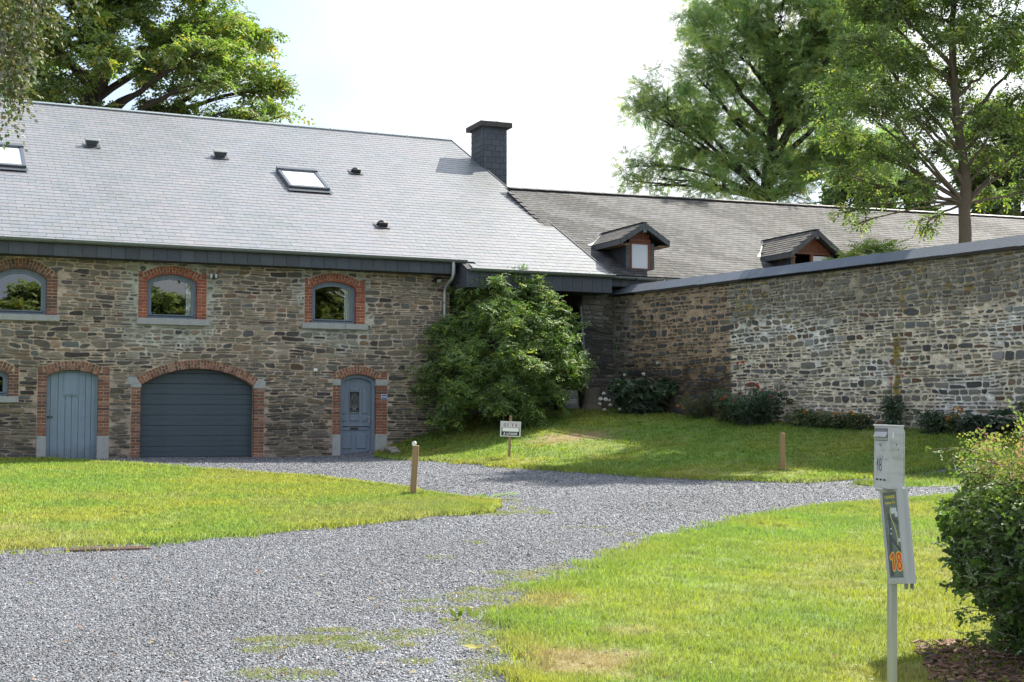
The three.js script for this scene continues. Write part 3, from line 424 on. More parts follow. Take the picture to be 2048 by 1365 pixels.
// windows
function archFrame(o, e, w, bot, depth) {   // arched frame: outer edge = opening + e, bars of width w
  const out = [[o.u0 - e, o.y0], [o.u1 + e, o.y0], [o.u1 + e, o.ys], ...arcPts(o, e, 14, -1), [o.u0 - e, o.ys]], s = new THREE.Shape(out.map((p) => new THREE.Vector2(...p)));
  const inn = { ...o, u0: o.u0 + w, u1: o.u1 - w, ys: o.ys - w * 0.55, yc: o.yc - w }; s.holes.push(new THREE.Path([[inn.u0, o.y0 + bot], [inn.u0, inn.ys], ...arcPts(inn, 0, 14).slice(1, -1), [inn.u1, inn.ys], [inn.u1, o.y0 + bot]].map((p) => new THREE.Vector2(...p))));
  return uvm(new THREE.ExtrudeGeometry(s, { depth, bevelEnabled: true, bevelSize: 0.004, bevelThickness: 0.006, bevelSegments: 1 }));
}
for (const k of ['w1', 'w2', 'w3', 'w0']) {
  const o = OPEN[k], w = sub(house, 'window');
  const fr = part(w, 'frame', archFrame(o, 0.03, 0.055, 0.045, 0.07), M.greyPaint); fr.position.z = -0.19;
  const inset = { ...o, u0: o.u0 + 0.055, u1: o.u1 - 0.055, y0: o.y0 + 0.045, ys: o.ys - 0.03, yc: o.yc - 0.055 };
  const sash = part(w, 'sash', archFrame(inset, 0.008, 0.05, 0.055, 0.05), M.greyPaint); sash.position.z = -0.185;
  part(w, 'weather_bar', slab(o.u1 - o.u0 - 0.14, 0.030, 0.05, (o.u0 + o.u1) / 2, o.y0 + 0.09, -0.105, 0.008), M.greyPaint);
  const g = new THREE.ShapeGeometry(new THREE.Shape([[inset.u0, inset.y0], [inset.u1, inset.y0], [inset.u1, inset.ys], ...arcPts(inset, 0, 12, -1), [inset.u0, inset.ys]].map((p) => new THREE.Vector2(...p)))); g.translate(0, 0, -0.165); part(w, 'pane', g, M.glass);
  if (k === 'w2' || k === 'w3') { const c = new THREE.PlaneGeometry(0.14, 1.2, 14, 1), p = c.attributes.position; for (let i = 0; i < p.count; i++) p.setZ(i, 0.02 * Math.sin(p.getX(i) * 110)); c.computeVertexNormals(); c.translate(o.u1 - 0.12, 4.0, -0.40); part(w, 'curtain', c, M.blind); }
}
// plank door
{
  const o = OPEN.d1, d = sub(house, 'plank_door'), R = rng(8); let x = o.u0 - 0.02; const ws = [0.11, 0.175, 0.165, 0.15, 0.155, 0.165, 0.13, 0.12];
  part(d, 'frame', box(0.06, 2.3, 0.06, o.u1 - 0.01, 1.05, -0.11), M.bluePaint);
  for (const w of ws) { part(d, 'plank', slab(w - 0.006, 2.16, 0.035, x + w / 2, 1.06 + (R() - 0.5) * 0.02, -0.14 + (R() - 0.5) * 0.006, 0.005), M.bluePaint); x += w; }
  const h = part(d, 'hatch', slab(0.36, 0.56, 0.03, -7.23, 1.81, -0.118, 0.004), M.bluePaint); part(h, 'panel', slab(0.30, 0.50, 0.02, -7.23, 1.81, -0.105, 0.008), M.bluePaint); part(h, 'bead', box(0.010, 0.5, 0.012, -7.11, 1.81, -0.093), M.bluePaint);
  const ring = new THREE.TorusGeometry(0.035, 0.008, 6, 16); ring.scale(1.35, 0.7, 1); ring.translate(-7.70, 1.02, -0.10); part(d, 'handle', merged([ring, box(0.03, 0.05, 0.02, -7.745, 1.02, -0.112)]), M.iron);
}
// garage door: ribbed sections
{
  const d = sub(house, 'garage_door'), o = OPEN.gd, n = 9, h = 0.262;
  for (let i = 0; i < n; i++) { const p = part(d, 'panel', slab(o.u1 - o.u0 + 0.1, h - 0.004, 0.04, (o.u0 + o.u1) / 2, 0.02 + (i + 0.5) * h, -0.26, 0.006), M.garage); part(p, 'rib', slab(o.u1 - o.u0 + 0.06, h * 0.40, 0.007, (o.u0 + o.u1) / 2, 0.02 + (i + 0.73) * h, -0.2395, 0.003), M.garage); }
  part(d, 'rubber_seal', box(o.u1 - o.u0 + 0.1, 0.04, 0.05, (o.u0 + o.u1) / 2, 0.005, -0.27), M.black);
}
// front door
{
  const d = sub(house, 'front_door'), o = OPEN.fd, z = -0.17, D = M.greyPaint;
  part(d, 'frame', merged([box(0.07, 2.3, 0.08, o.u1 - 0.015, 1.05, z + 0.03), box(0.03, 2.3, 0.08, o.u0 - 0.0, 1.05, z + 0.03), (() => { const g = archFrame({ ...o, y0: -0.1 }, 0.04, 0.075, 0.06, 0.08); g.translate(0, 0, z - 0.01); return g; })()]), D);
  part(d, 'leaf', box(0.94, 2.2, 0.04, -0.06, 1.06, z - 0.03), D);
  const P = (x, y, w, h, b = 0.012) => part(d, 'panel', slab(w, h, 0.03, x, y, z, b), D);
  P(-0.36, 1.46, 0.13, 0.72); P(0.21, 1.46, 0.13, 0.72); P(-0.075, 1.745, 0.27, 0.09); P(-0.36, 0.985, 0.13, 0.15); P(0.21, 0.985, 0.13, 0.15); P(-0.075, 0.985, 0.27, 0.15); P(-0.08, 0.71, 0.76, 0.09); P(-0.29, 0.37, 0.28, 0.38); P(0.12, 0.37, 0.28, 0.38);
  part(d, 'drip_rail', slab(0.84, 0.025, 0.06, -0.075, 0.785, z + 0.01, 0.008), D);
  const win = part(d, 'pane', box(0.27, 0.56, 0.01, -0.075, 1.41, z - 0.004), M.black);
  const bars = []; for (let i = -3; i <= 3; i++) { const a = i * 0.28; bars.push(tube([[-0.075, 1.20, z + 0.01], [-0.075 + Math.sin(a) * 0.12, 1.20 + Math.cos(a) * 0.14, z + 0.01], [-0.075 + Math.sin(a) * 0.15 * (i % 2 ? 1 : 0.86), 1.20 + 0.30 + 0.16 * Math.cos(a * 1.4), z + 0.01]], 0.0055, 5, 6)); }
  for (const [x, y, r] of [[-0.14, 1.17, 0.03], [-0.075, 1.175, 0.035], [-0.01, 1.17, 0.03], [-0.15, 1.30, 0.045], [0.0, 1.30, 0.045], [-0.075, 1.52, 0.06]]) { const t = new THREE.TorusGeometry(r, 0.005, 5, 14); t.translate(x, y, z + 0.01); bars.push(t); }
  part(win, 'grille', merged([...bars, box(0.29, 0.016, 0.02, -0.075, 1.69, z + 0.006), box(0.29, 0.016, 0.02, -0.075, 1.13, z + 0.006), box(0.016, 0.56, 0.02, -0.216, 1.41, z + 0.006), box(0.016, 0.56, 0.02, 0.066, 1.41, z + 0.006)]), std({ color: col(0.22, 0.23, 0.24), roughness: 0.5 }));
  part(d, 'letter_slot', slab(0.22, 0.055, 0.012, -0.075, 0.71, z + 0.022, 0.004), M.iron);
  part(d, 'handle', merged([tube([[0.345, 0.99, z + 0.01], [0.345, 0.99, z + 0.05], [0.24, 0.995, z + 0.055]], 0.009, 6, 10), box(0.03, 0.17, 0.01, 0.345, 0.95, z - 0.003)]), M.zincLight);
  part(d, 'knocker_plate', box(0.02, 0.07, 0.012, -0.455, 1.575, z), M.black);
}

// roof, front slope: local x = u, local y = up the slope, local z = off the slope
const PITCH = THREE.MathUtils.degToRad(26.4), CP_ = Math.cos(PITCH), SP = Math.sin(PITCH), SL = 13.36;
const slateTones = (list, w, l, t, nvar = 4, seed = 3) => { const R = rng(seed); return list.flatMap((c) => Array.from({ length: nvar }, () => { const g = box(w * mix(0.985, 1, R()), l, t); g.translate(0, l / 2, t / 2); const uv = g.attributes.uv, o = R() * 4, q = R() * 4; for (let i = 0; i < uv.count; i++) uv.setXY(i, uv.getX(i) + o, uv.getY(i) + q); return paint(g, col(...tint(c, R, 0.05))); })); };
{
  const s = new THREE.Shape([[-11.4, -0.02], [2.66, -0.02], [2.66, -0.6], [7.0, -0.6], [7.0, SL], [-11.4, SL]].map((p) => new THREE.Vector2(...p))), g = new THREE.ExtrudeGeometry(s, { depth: 0.10, bevelEnabled: false }); g.translate(0, 0, -0.125); uvm(g);
  const roof = part(house, 'roof', g, M.deck); roof.position.set(0, 5.24, 0.5); roof.rotation.x = -(Math.PI / 2 - PITCH);
  const geos = slateTones([[0.165, 0.173, 0.192], [0.176, 0.183, 0.202], [0.185, 0.191, 0.208], [0.192, 0.197, 0.212]], 0.386, 0.40, 0.0045), R = rng(14), list = [], e = 0.27, w = 0.39;
  for (let r = 0; r < 52; r++) { const y = -0.63 + r * e; if (y + 0.05 > SL) break; const off = (r % 2) * w / 2 + (R() - 0.5) * 0.01; for (let x = -11.4 + off; x < 7.0 + w; x += w) { if (x - w / 2 < 2.66 && y < -0.15) continue; let sx = 1, cx = x; if (x + w / 2 > 7.0) { const a = x - w / 2, b = 7.0; if (b - a < 0.06) continue; cx = (a + b) / 2; sx = (b - a) / w; } list.push({ geo: geos[Math.min(geos.length - 1, Math.max(0, Math.floor(geos.length * (0.5 + 1.6 * (fbm(x * 0.5 + 40, y * 0.22, 5, 4) - 0.5) + 0.5 * (R() - 0.5)))))], m: M4(cx, y, 0.002, 0.025 * -1 + (R() - 0.5) * 0.007, (R() - 0.5) * 0.010, (R() - 0.5) * 0.008, sx, 1, 1) }); } }
  list.forEach((p) => { const q = p.m.elements; p.m = M4(0, 0, 0).multiply(p.m); q[14] += 0.012; });
  pieces(roof, 'slate', 'slates', list, M.slate);
  // ridge caps
  const rc = paint(slab(0.56, 0.17, 0.02, 0, 0, 0, 0.005), col(0.19, 0.235, 0.265)); for (let x = -11.1; x < 7; x += 0.575) { const o = part(roof, 'ridge_tile', rc, M.fascia); o.position.set(Math.min(x, 6.73), SL - 0.07, 0.045); o.rotation.x = 0.02; }
  // barge strip down the verge
  part(roof, 'verge_strip', slab(0.03, SL + 0.6, 0.12, 7.016, SL / 2 - 0.3, -0.03), std({ color: col(0.1, 0.11, 0.12), roughness: 0.6 }));
  // roof lights
  for (const [cx, cy, w2, h2] of [[-0.18, 6.44, 1.24, 1.80], [-8.70, 6.60, 1.24, 1.95]]) {
    const L = sub(roof, 'roof_light', [cx, cy, 0.02]), f = std({ color: col(0.085, 0.095, 0.11), roughness: 0.4, metalness: 0.3 });
    part(L, 'frame', merged([slab(0.10, h2, 0.11, -w2 / 2 + 0.05, 0, 0.055), slab(0.10, h2, 0.11, w2 / 2 - 0.05, 0, 0.055), slab(w2 - 0.2, 0.10, 0.10, 0, -h2 / 2 + 0.05, 0.05), slab(w2 + 0.03, 0.17, 0.15, 0, h2 / 2 - 0.05, 0.075)]), f);
    part(L, 'rail', slab(w2 - 0.22, 0.05, 0.012, 0, -h2 / 2 + 0.125, 0.106), M.zincLight);
    part(L, 'pane', box(w2 - 0.2, h2 - 0.22, 0.012, 0, -0.02, 0.075), std({ color: col(0.62, 0.65, 0.68), roughness: 0.08 }));
    part(L, 'apron', slab(w2 + 0.1, 0.24, 0.012, 0, -h2 / 2 - 0.11, 0.030), f);
  }
  // tile vents
  for (const [x, y] of [[-6.10, 8.62], [-2.32, 8.47]]) { const v = sub(roof, 'roof_vent', [x, y, 0.015]); part(v, 'cap', (() => { const g = slab(0.42, 0.20, 0.035, 0, 0.02, 0.19, 0.01); g.rotateX(0.10); return g; })(), M.zinc); part(v, 'body', merged([slab(0.28, 0.18, 0.15, 0, 0, 0.075), box(0.02, 0.18, 0.10, -0.17, 0, 0.12), box(0.02, 0.18, 0.10, 0.17, 0, 0.12), slab(0.5, 0.4, 0.008, 0, -0.04, 0.01, 0.002)]), std({ color: col(0.05, 0.055, 0.06), roughness: 0.5 })); }
  for (const [x, y] of [[1.88, 7.93], [1.19, 2.58]]) { const v = sub(roof, 'roof_vent', [x, y, 0.015]); const g = new THREE.SphereGeometry(0.15, 14, 8, 0, 6.2832, 0, 1.57); g.scale(1, 0.9, 1.25); g.rotateX(0.9); g.translate(0, 0, 0.02); part(v, 'hood', merged([g, slab(0.24, 0.05, 0.13, 0, -0.15, 0.075)]), M.black); part(v, 'flashing', slab(0.42, 0.46, 0.006, 0, -0.02, 0.016, 0.002), std({ color: col(0.10, 0.105, 0.115), roughness: 0.5 })); }
}
// back slope, gables, floor: they close the house and throw its shadow
{
  const yr = 5.24 + SL * SP, nr = 0.5 - SL * CP_, nb = -18.2, yb = 6.2;
  const back = new THREE.BufferGeometry(); back.setAttribute('position', new THREE.Float32BufferAttribute([-11.4, yr - 0.02, nr, 7, yr - 0.02, nr, 7, yb, nb, -11.4, yb, nb], 3)); back.setAttribute('uv', new THREE.Float32BufferAttribute([0, 0, 18, 0, 18, 8, 0, 8], 2)); back.setIndex([0, 1, 2, 0, 2, 3]); back.computeVertexNormals(); part(house, 'back_roof', back, std({ color: col(0.16, 0.165, 0.18), roughness: 0.5 }));
  const gable = new THREE.Shape([[-nb - 0.2, -0.6], [-nb - 0.2, yb - 0.1], [-nr, yr - 0.2], [0, 4.85], [0, -0.6]].map((p) => new THREE.Vector2(...p)));
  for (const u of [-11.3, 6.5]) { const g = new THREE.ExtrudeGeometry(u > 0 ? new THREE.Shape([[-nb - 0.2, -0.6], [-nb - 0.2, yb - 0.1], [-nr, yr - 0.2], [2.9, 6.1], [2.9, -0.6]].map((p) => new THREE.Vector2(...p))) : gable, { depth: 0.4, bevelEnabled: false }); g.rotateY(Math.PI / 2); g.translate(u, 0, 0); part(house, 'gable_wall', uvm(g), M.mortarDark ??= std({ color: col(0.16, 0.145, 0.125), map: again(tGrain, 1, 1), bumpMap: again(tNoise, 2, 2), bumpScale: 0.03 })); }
  part(house, 'back_wall', box(18, 7, 0.4, -2.3, 2.7, nb + 0.4), M.mortarDark);
  part(house, 'inner_floor', box(13.6, 0.12, 8, -4.4, 3.0, -4.6), M.dark);
}
// fascia of hung slates, gutters, downpipe
{
  const R = rng(33), tones = [[0.060, 0.070, 0.086], [0.055, 0.064, 0.078], [0.067, 0.077, 0.092]];
  const hung = (u0, u1, y0, y1, n, w) => { const cnt = Math.round((u1 - u0) / w), ww = (u1 - u0) / cnt; for (let i = 0; i < cnt; i++) part(house, 'fascia_slate', paint(slab(ww - 0.006, y1 - y0 + (R() - 0.5) * 0.008, 0.012, u0 + (i + 0.5) * ww, (y0 + y1) / 2, n + (R() - 0.5) * 0.006, 0.003), col(...tint(tones[i % 3], R, 0.10))), M.fascia); };
  hung(-11.4, 2.55, 4.86, 5.17, 0.47, 0.33); part(house, 'soffit', box(13.95, 0.03, 0.46, -4.425, 4.875, 0.225), M.deck); part(house, 'fascia_board', box(13.95, 0.30, 0.02, -4.425, 5.02, 0.445), M.deck);
  hung(2.70, 7.02, 4.47, 4.93, 1.01, 0.30); part(house, 'fascia_board', box(4.3, 0.44, 0.02, 4.86, 4.70, 0.985), M.deck); part(house, 'soffit', box(4.3, 0.03, 3.9, 4.86, 4.49, -0.96), M.deck);
  // boxed end between the two eaves, hung with slate
  { const s = new THREE.Shape([[-1.01, 4.47], [-1.01, 4.90], [-0.45, 5.12], [0.3, 5.12], [0.3, 4.47]].map((p) => new THREE.Vector2(...p))); const g = new THREE.ExtrudeGeometry(s, { depth: 0.04, bevelEnabled: false }); g.rotateY(Math.PI / 2); g.translate(2.66, 0, 0); part(house, 'eaves_end', paint(uvm(g), col(0.07, 0.08, 0.10)), M.fascia);
    const s2 = s.clone(), g2 = new THREE.ExtrudeGeometry(new THREE.Shape([[-1.01, 4.47], [-1.01, 4.90], [3, 6.85], [3, 4.47]].map((p) => new THREE.Vector2(...p))), { depth: 0.04, bevelEnabled: false }); g2.rotateY(Math.PI / 2); g2.translate(6.98, 0, 0); part(house, 'eaves_end', paint(uvm(g2), col(0.08, 0.09, 0.11)), M.fascia); }
  const gutter = (u0, u1, y, n, r = 0.075) => { const s = new THREE.Shape(); s.absarc(0, 0, r, Math.PI, 2 * Math.PI, false); s.lineTo(r - 0.008, 0); s.absarc(0, 0, r - 0.008, 2 * Math.PI, Math.PI, true); const g = new THREE.ExtrudeGeometry(s, { depth: u1 - u0, bevelEnabled: false, curveSegments: 10 }); g.rotateY(Math.PI / 2); g.translate(u0, y, n); const bead = new THREE.CylinderGeometry(0.011, 0.011, u1 - u0, 8); bead.rotateZ(Math.PI / 2); bead.translate((u0 + u1) / 2, y + 0.002, n + r); const lst = [g, bead]; for (const e of [u0, u1]) { const c = new THREE.CircleGeometry(r, 14, Math.PI, Math.PI); c.rotateY(Math.PI / 2); c.translate(e, y, n); lst.push(c); } const gg = part(house, 'gutter', uvm(merged(lst)), M.zinc); for (let u = u0 + 0.4; u < u1; u += 0.65) { const b = new THREE.TorusGeometry(r + 0.006, 0.007, 4, 10, Math.PI); b.rotateZ(Math.PI); b.rotateY(Math.PI / 2); b.translate(u, y, n); part(gg, 'bracket', b, M.zinc); } return gg; };
  gutter(-11.4, 2.83, 5.235, 0.56); gutter(2.72, 7.06, 4.965, 1.10);
  const P = [[2.44, 5.19, 0.56], [2.44, 4.86, 0.56], [2.43, 4.74, 0.50], [2.37, 4.55, 0.22], [2.36, 4.42, 0.13], [2.36, 4.20, 0.12], [2.36, 2.4, 0.12], [2.36, 0.60, 0.12]];
  const dp = part(house, 'downpipe', tube(P, 0.048, 10, 60), M.zincLight); for (const y of [4.1, 2.9, 1.6]) { const c = new THREE.CylinderGeometry(0.056, 0.056, 0.035, 12); c.translate(2.36, y, 0.12); part(dp, 'clamp', c, M.zinc); }
}
// recess under the low eave: side and back walls of rubble, corner pier
{
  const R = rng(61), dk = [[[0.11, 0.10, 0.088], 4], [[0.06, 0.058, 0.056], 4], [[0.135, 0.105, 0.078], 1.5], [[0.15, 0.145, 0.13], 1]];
  part(house, 'recess_wall', box(4.1, 5.6, 0.4, 4.6, 2.0, -3.1), M.mortarDark);
  part(house, 'recess_wall', box(0.4, 5.4, 2.5, 2.35, 2.0, -1.70), M.mortarDark);
  const pier = part(house, 'pier', box(1.06, 5.4, 3.0, 7.12, 1.95, -1.51), M.mortarDark);
  const c = rubble({ x0: 6.60, x1: 7.64, y0: 0.9, y1: 4.62, seed: 81, row: (y, r) => mix(0.09, 0.22, r()), width: () => 0.48, joint: () => 0.018 });
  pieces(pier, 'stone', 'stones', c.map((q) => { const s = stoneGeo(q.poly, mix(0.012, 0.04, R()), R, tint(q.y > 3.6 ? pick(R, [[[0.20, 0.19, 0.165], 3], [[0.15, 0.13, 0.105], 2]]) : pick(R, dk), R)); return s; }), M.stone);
  const c2 = rubble({ x0: -2.9, x1: -0.0, y0: 0.9, y1: 4.6, seed: 82, row: (y, r) => mix(0.09, 0.2, r()), width: () => 0.45, joint: () => 0.018 });
  const side = sub(pier, 'pier_side'); side.rotation.y = -Math.PI / 2; side.position.set(6.588, 0, 0);
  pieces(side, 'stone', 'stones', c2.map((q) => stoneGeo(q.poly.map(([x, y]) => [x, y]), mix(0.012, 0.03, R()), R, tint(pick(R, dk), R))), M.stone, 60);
}
// chimney
{
  const ch = sub(house, 'chimney', [0, 0, 0]), cx = 7.43, cz = -8.83, w = 0.88, d = 1.10, y0 = 6.2, y1 = 11.06;
  part(ch, 'core', box(w - 0.04, y1 - y0, d - 0.04, cx, (y0 + y1) / 2, cz), M.deck);
  const R = rng(91), tones = [[0.060, 0.070, 0.086], [0.068, 0.078, 0.094], [0.054, 0.062, 0.076]], list = [], rowH = 0.205;
  const gs = [0.30, 0.22, 0.15].map((ww) => tones.map((t) => paint(slab(ww - 0.006, rowH + 0.03, 0.012, 0, 0, 0, 0.003), col(...t))));
  for (const [face, len] of [[0, w], [1, d]]) for (let r = 0; y0 + 2.2 + r * rowH < y1 - 0.05; r++) { const y = y1 - 0.11 - r * rowH; let x = -len / 2; const odd = r % 2; let first = true; while (x < len / 2 - 0.02) { let k = first && odd ? 2 : 0, ww = [0.30, 0.22, 0.15][k]; if (x + ww > len / 2 - 0.07) { ww = len / 2 - x; } const g = gs[k][(R() * 3) | 0], sx = ww / [0.30, 0.22, 0.15][k], c = x + ww / 2; list.push(face ? { geo: g, m: M4(cx - w / 2 - 0.004, y, cz + c, 0.0, -Math.PI / 2, 0, sx, 1, 1).multiply(M4(0, 0, 0, -0.05)) } : { geo: g, m: M4(cx + c, y, cz + d / 2 + 0.004, -0.05, 0, 0, sx, 1, 1) }); x += ww; first = false; } }
  pieces(ch, 'slate', 'slates', list, M.fascia);
  part(ch, 'cap', (() => { const g = new THREE.BoxGeometry(w + 0.30, 0.17, d + 0.30, 10, 2, 10), p = g.attributes.position; for (let i = 0; i < p.count; i++) { const k = 0.02 * (fbm(p.getX(i) * 7 + 3, p.getZ(i) * 7, p.getY(i) * 9 | 0, 2) - 0.5); p.setXYZ(i, p.getX(i) + k, p.getY(i) + k, p.getZ(i) + k); } g.computeVertexNormals(); g.translate(cx, y1 + 0.085, cz); return uvm(g); })(), std({ color: col(0.085, 0.082, 0.075), map: again(tGrain, 4, 4), bumpMap: again(tNoise, 4, 4), bumpScale: 0.03 }));
}
// fittings on the front
{
  const f = (name, label, cat, u, y, n = 0) => { const [x, z] = HW(u, n); return thing(name, label, cat, [x, y, z], TH); };
  const tPlate = (() => { const c = document.createElement('canvas'); c.width = 256; c.height = 192; const g = c.getContext('2d'); g.fillStyle = '#c9d2e6'; g.fillRect(0, 0, 256, 192); g.fillStyle = '#0b1f78'; g.fillRect(14, 14, 228, 164); g.fillStyle = '#e9eefc'; g.font = 'bold 112px sans-serif'; g.textAlign = 'center'; g.textBaseline = 'middle'; g.fillText('14/B', 128, 100, 206); const t = new THREE.CanvasTexture(c); t.colorSpace = THREE.SRGBColorSpace; return t; })();
  const p = f('house_number_plate', 'blue enamel number plate 14/B on the bricks beside the front door', 'number plate', 0.69, 1.55, 0.02);
  part(p, 'plate', slab(0.17, 0.13, 0.012, 0, 0, 0, 0.004), std({ color: col(0.6, 0.65, 0.78), roughness: 0.25 })); const face = new THREE.PlaneGeometry(0.158, 0.118); face.translate(0, 0, 0.0085); part(p, 'lettering', face, std({ map: tPlate, roughness: 0.25 }));
  const l = f('floodlight', 'small black floodlight under the eaves by the downpipe', 'floodlight', 2.13, 4.72, 0.02);
  part(l, 'bracket', merged([box(0.10, 0.07, 0.03, 0, 0.02, 0.015), tube([[0, 0.02, 0.03], [0.02, 0.02, 0.10]], 0.014, 6, 4)]), M.black); const hd = sub(l, 'lamp_head', [0.03, -0.01, 0.14]); hd.rotation.set(0.5, 0.4, 0); part(hd, 'housing', slab(0.20, 0.14, 0.08, 0, 0, 0, 0.012), M.black); part(hd, 'lens', box(0.15, 0.09, 0.004, 0, 0, 0.043), std({ color: col(0.5, 0.5, 0.5), roughness: 0.1 })); part(l, 'sensor', new THREE.SphereGeometry(0.035, 10, 8).translate(-0.09, -0.03, 0.05), M.black);
  const b = f('junction_box', 'small white junction box on the stone between garage and front door', 'junction box', -1.19, 2.24, 0.025); part(b, 'lid', slab(0.10, 0.08, 0.03, 0.0, 0, 0.01, 0.006), M.white); part(b, 'cable', tube([[0, -0.04, 0], [0.004, -0.10, -0.005], [-0.003, -0.16, -0.01]], 0.006, 5, 6), M.dark);
  const a = f('cable_bracket', 'white ceramic cable bracket at the top corner of the middle window', 'cable bracket', -3.86, 4.585, 0.02); for (const dx of [-0.06, 0.06]) part(a, 'insulator', new THREE.LatheGeometry([[0, 0.05], [0.025, 0.045], [0.03, 0.02], [0.022, 0.01], [0.034, -0.01], [0.03, -0.05], [0, -0.055]].map((q) => new THREE.Vector2(...q)), 10).translate(dx, 0, 0.04), M.white); part(a, 'bar', merged([tube([[-0.08, -0.05, 0.03], [0, -0.03, 0.045], [0.08, -0.05, 0.03]], 0.012, 6, 8), box(0.12, 0.02, 0.05, 0, 0.0, 0.0)]), M.iron);
}

// ---------------------------------------------------------------- the lower house beyond, with dormers
const barn = thing('long_house', 'low long house with weathered mossy slate roof and two wooden dormers', 'house', [HX, 0, HZ], TH);
{
  const E = (u) => V(u, 5.03, 0.52), RG = (u) => V(u, 8.42 + 0.026 * (u - 7), -5.6 - 0.05 * (u - 7)), U0 = 6.75, U1 = 32;
  const deck = new THREE.BufferGeometry(), c = [E(U0), E(U1), RG(U1), RG(U0), V(U1, 4.6, -13.4), V(U0, 4.6, -12)]; deck.setAttribute('position', new THREE.Float32BufferAttribute(c.flatMap((p) => [p.x, p.y - 0.02, p.z]), 3)); deck.setIndex([0, 1, 2, 0, 2, 3, 3, 2, 4, 3, 4, 5]); deck.computeVertexNormals();
  const roof = part(barn, 'roof', deck.toNonIndexed(), M.deck); roof.geometry.computeVertexNormals();
  part(barn, 'wall', box(25.2, 5.4, 0.4, 19.6, 2.28, -0.85), std({ color: col(0.30, 0.22, 0.12), map: again(tGrain, 1, 1), bumpMap: again(tNoise, 2, 2), bumpScale: 0.03 }));
  part(barn, 'wall', box(25.2, 5.4, 0.4, 19.6, 2.0, -12.0), M.mortarDark); part(barn, 'wall', (() => { const s = new THREE.Shape([[0.4, -0.6], [12, -0.6], [12, 4.5], [7, 8.9], [0.4, 4.9]].map((p) => new THREE.Vector2(...p))); const g = new THREE.ExtrudeGeometry(s, { depth: 0.3, bevelEnabled: false }); g.rotateY(Math.PI / 2); g.translate(31.6, 0, 0); return uvm(g); })(), M.mortarDark);
  const geos = slateTones([[0.060, 0.060, 0.063], [0.078, 0.077, 0.081], [0.044, 0.044, 0.047], [0.100, 0.098, 0.102], [0.033, 0.033, 0.036], [0.066, 0.066, 0.067]], 0.236, 0.30, 0.006, 4, 6), R = rng(15), list = [];
  const len = E(10).distanceTo(RG(10)), e = 0.185, w = 0.24;
  for (let r = 0; r * e < len - 0.08; r++) { const t = (r * e) / len; for (let u = U0 + (r % 2) * w / 2; u < U1; u += w) { const p = E(u).lerp(RG(u), t), y = RG(u).sub(E(u)).normalize(), x = E(u + 1).lerp(RG(u + 1), t).sub(p).normalize(), z = V().crossVectors(x, y).normalize(); const sag = 0.03 * (fbm(u * 0.5, r * 0.1, 4, 2) - 0.5); const dk = fbm(u * 0.55 + r * 0.13, r * 0.09, 2, 4), bias = dk > 0.53 ? [2, 4, 4, 0] : dk < 0.45 ? [1, 3, 3, 5] : [0, 1, 2, 5]; const gi = (bias[(R() * bias.length) | 0] * 4 + ((R() * 4) | 0)) % geos.length; list.push({ geo: geos[gi], m: new THREE.Matrix4().makeBasis(x, y, z).setPosition(p.addScaledVector(z, 0.014 + sag * 0.3)).multiply(M4((R() - 0.5) * 0.01, (R() - 0.5) * 0.02, 0, -0.042 + (R() - 0.5) * 0.024, (R() - 0.5) * 0.025, (R() - 0.5) * 0.03)) }); } }
  pieces(roof, 'slate', 'slates', list, M.oldSlate);
  const rt = box(0.5, 0.05, 0.16); for (let u = U0 + 0.25; u < U1; u += 0.51) { const p = RG(u), o = part(roof, 'ridge_tile', rt, M.black); o.position.set(p.x, p.y + 0.035, p.z + 0.03); o.rotation.x = 0.4; }
  // eaves
  const F = rng(16); for (let i = 0; i < 40; i++) part(barn, 'fascia_slate', paint(slab(0.294, 0.22, 0.012, 7.18 + i * 0.30, 4.84, 0.43 + (F() - 0.5) * 0.006, 0.003), col(...tint([0.062, 0.071, 0.084], F, 0.12))), M.fascia);
  part(barn, 'soffit', box(24.8, 0.03, 0.42, 19.4, 4.74, 0.20), M.deck);
  const s = new THREE.Shape(); s.absarc(0, 0, 0.075, Math.PI, 2 * Math.PI, false); s.lineTo(0.067, 0); s.absarc(0, 0, 0.067, 2 * Math.PI, Math.PI, true); const g = new THREE.ExtrudeGeometry(s, { depth: 24.5, bevelEnabled: false, curveSegments: 8 }); g.rotateY(Math.PI / 2); g.translate(7.06, 5.0, 0.56); const gu = part(barn, 'gutter', uvm(g), M.zinc); for (let u = 7.5; u < 14; u += 0.62) { const b = new THREE.TorusGeometry(0.08, 0.009, 4, 10, Math.PI); b.rotateZ(Math.PI); b.rotateY(Math.PI / 2); b.translate(u, 5.0, 0.56); part(gu, 'bracket', b, M.zincLight); }

  const onRoof = (y) => 0.52 - (y - 5.03) * (6.12 / 3.39);
  const poly3 = (pts, th, nrm) => { const n = pts.length, pos = [], idx = []; for (const s2 of [0.5, -0.5]) for (const p of pts) pos.push(p[0] + nrm[0] * th * s2, p[1] + nrm[1] * th * s2, p[2] + nrm[2] * th * s2); for (let i = 1; i + 1 < n; i++) { idx.push(0, i, i + 1, n, n + i + 1, n + i); } for (let i = 0; i < n; i++) { const j = (i + 1) % n; idx.push(i, n + i, j, j, n + i, n + j); } let q = new THREE.BufferGeometry(); q.setAttribute('position', new THREE.Float32BufferAttribute(pos, 3)); q.setIndex(idx); q = q.toNonIndexed(); q.computeVertexNormals(); return uvm(q); };
  const cheekSlate = [[0.030, 0.032, 0.037], [0.026, 0.028, 0.033], [0.035, 0.037, 0.042]];
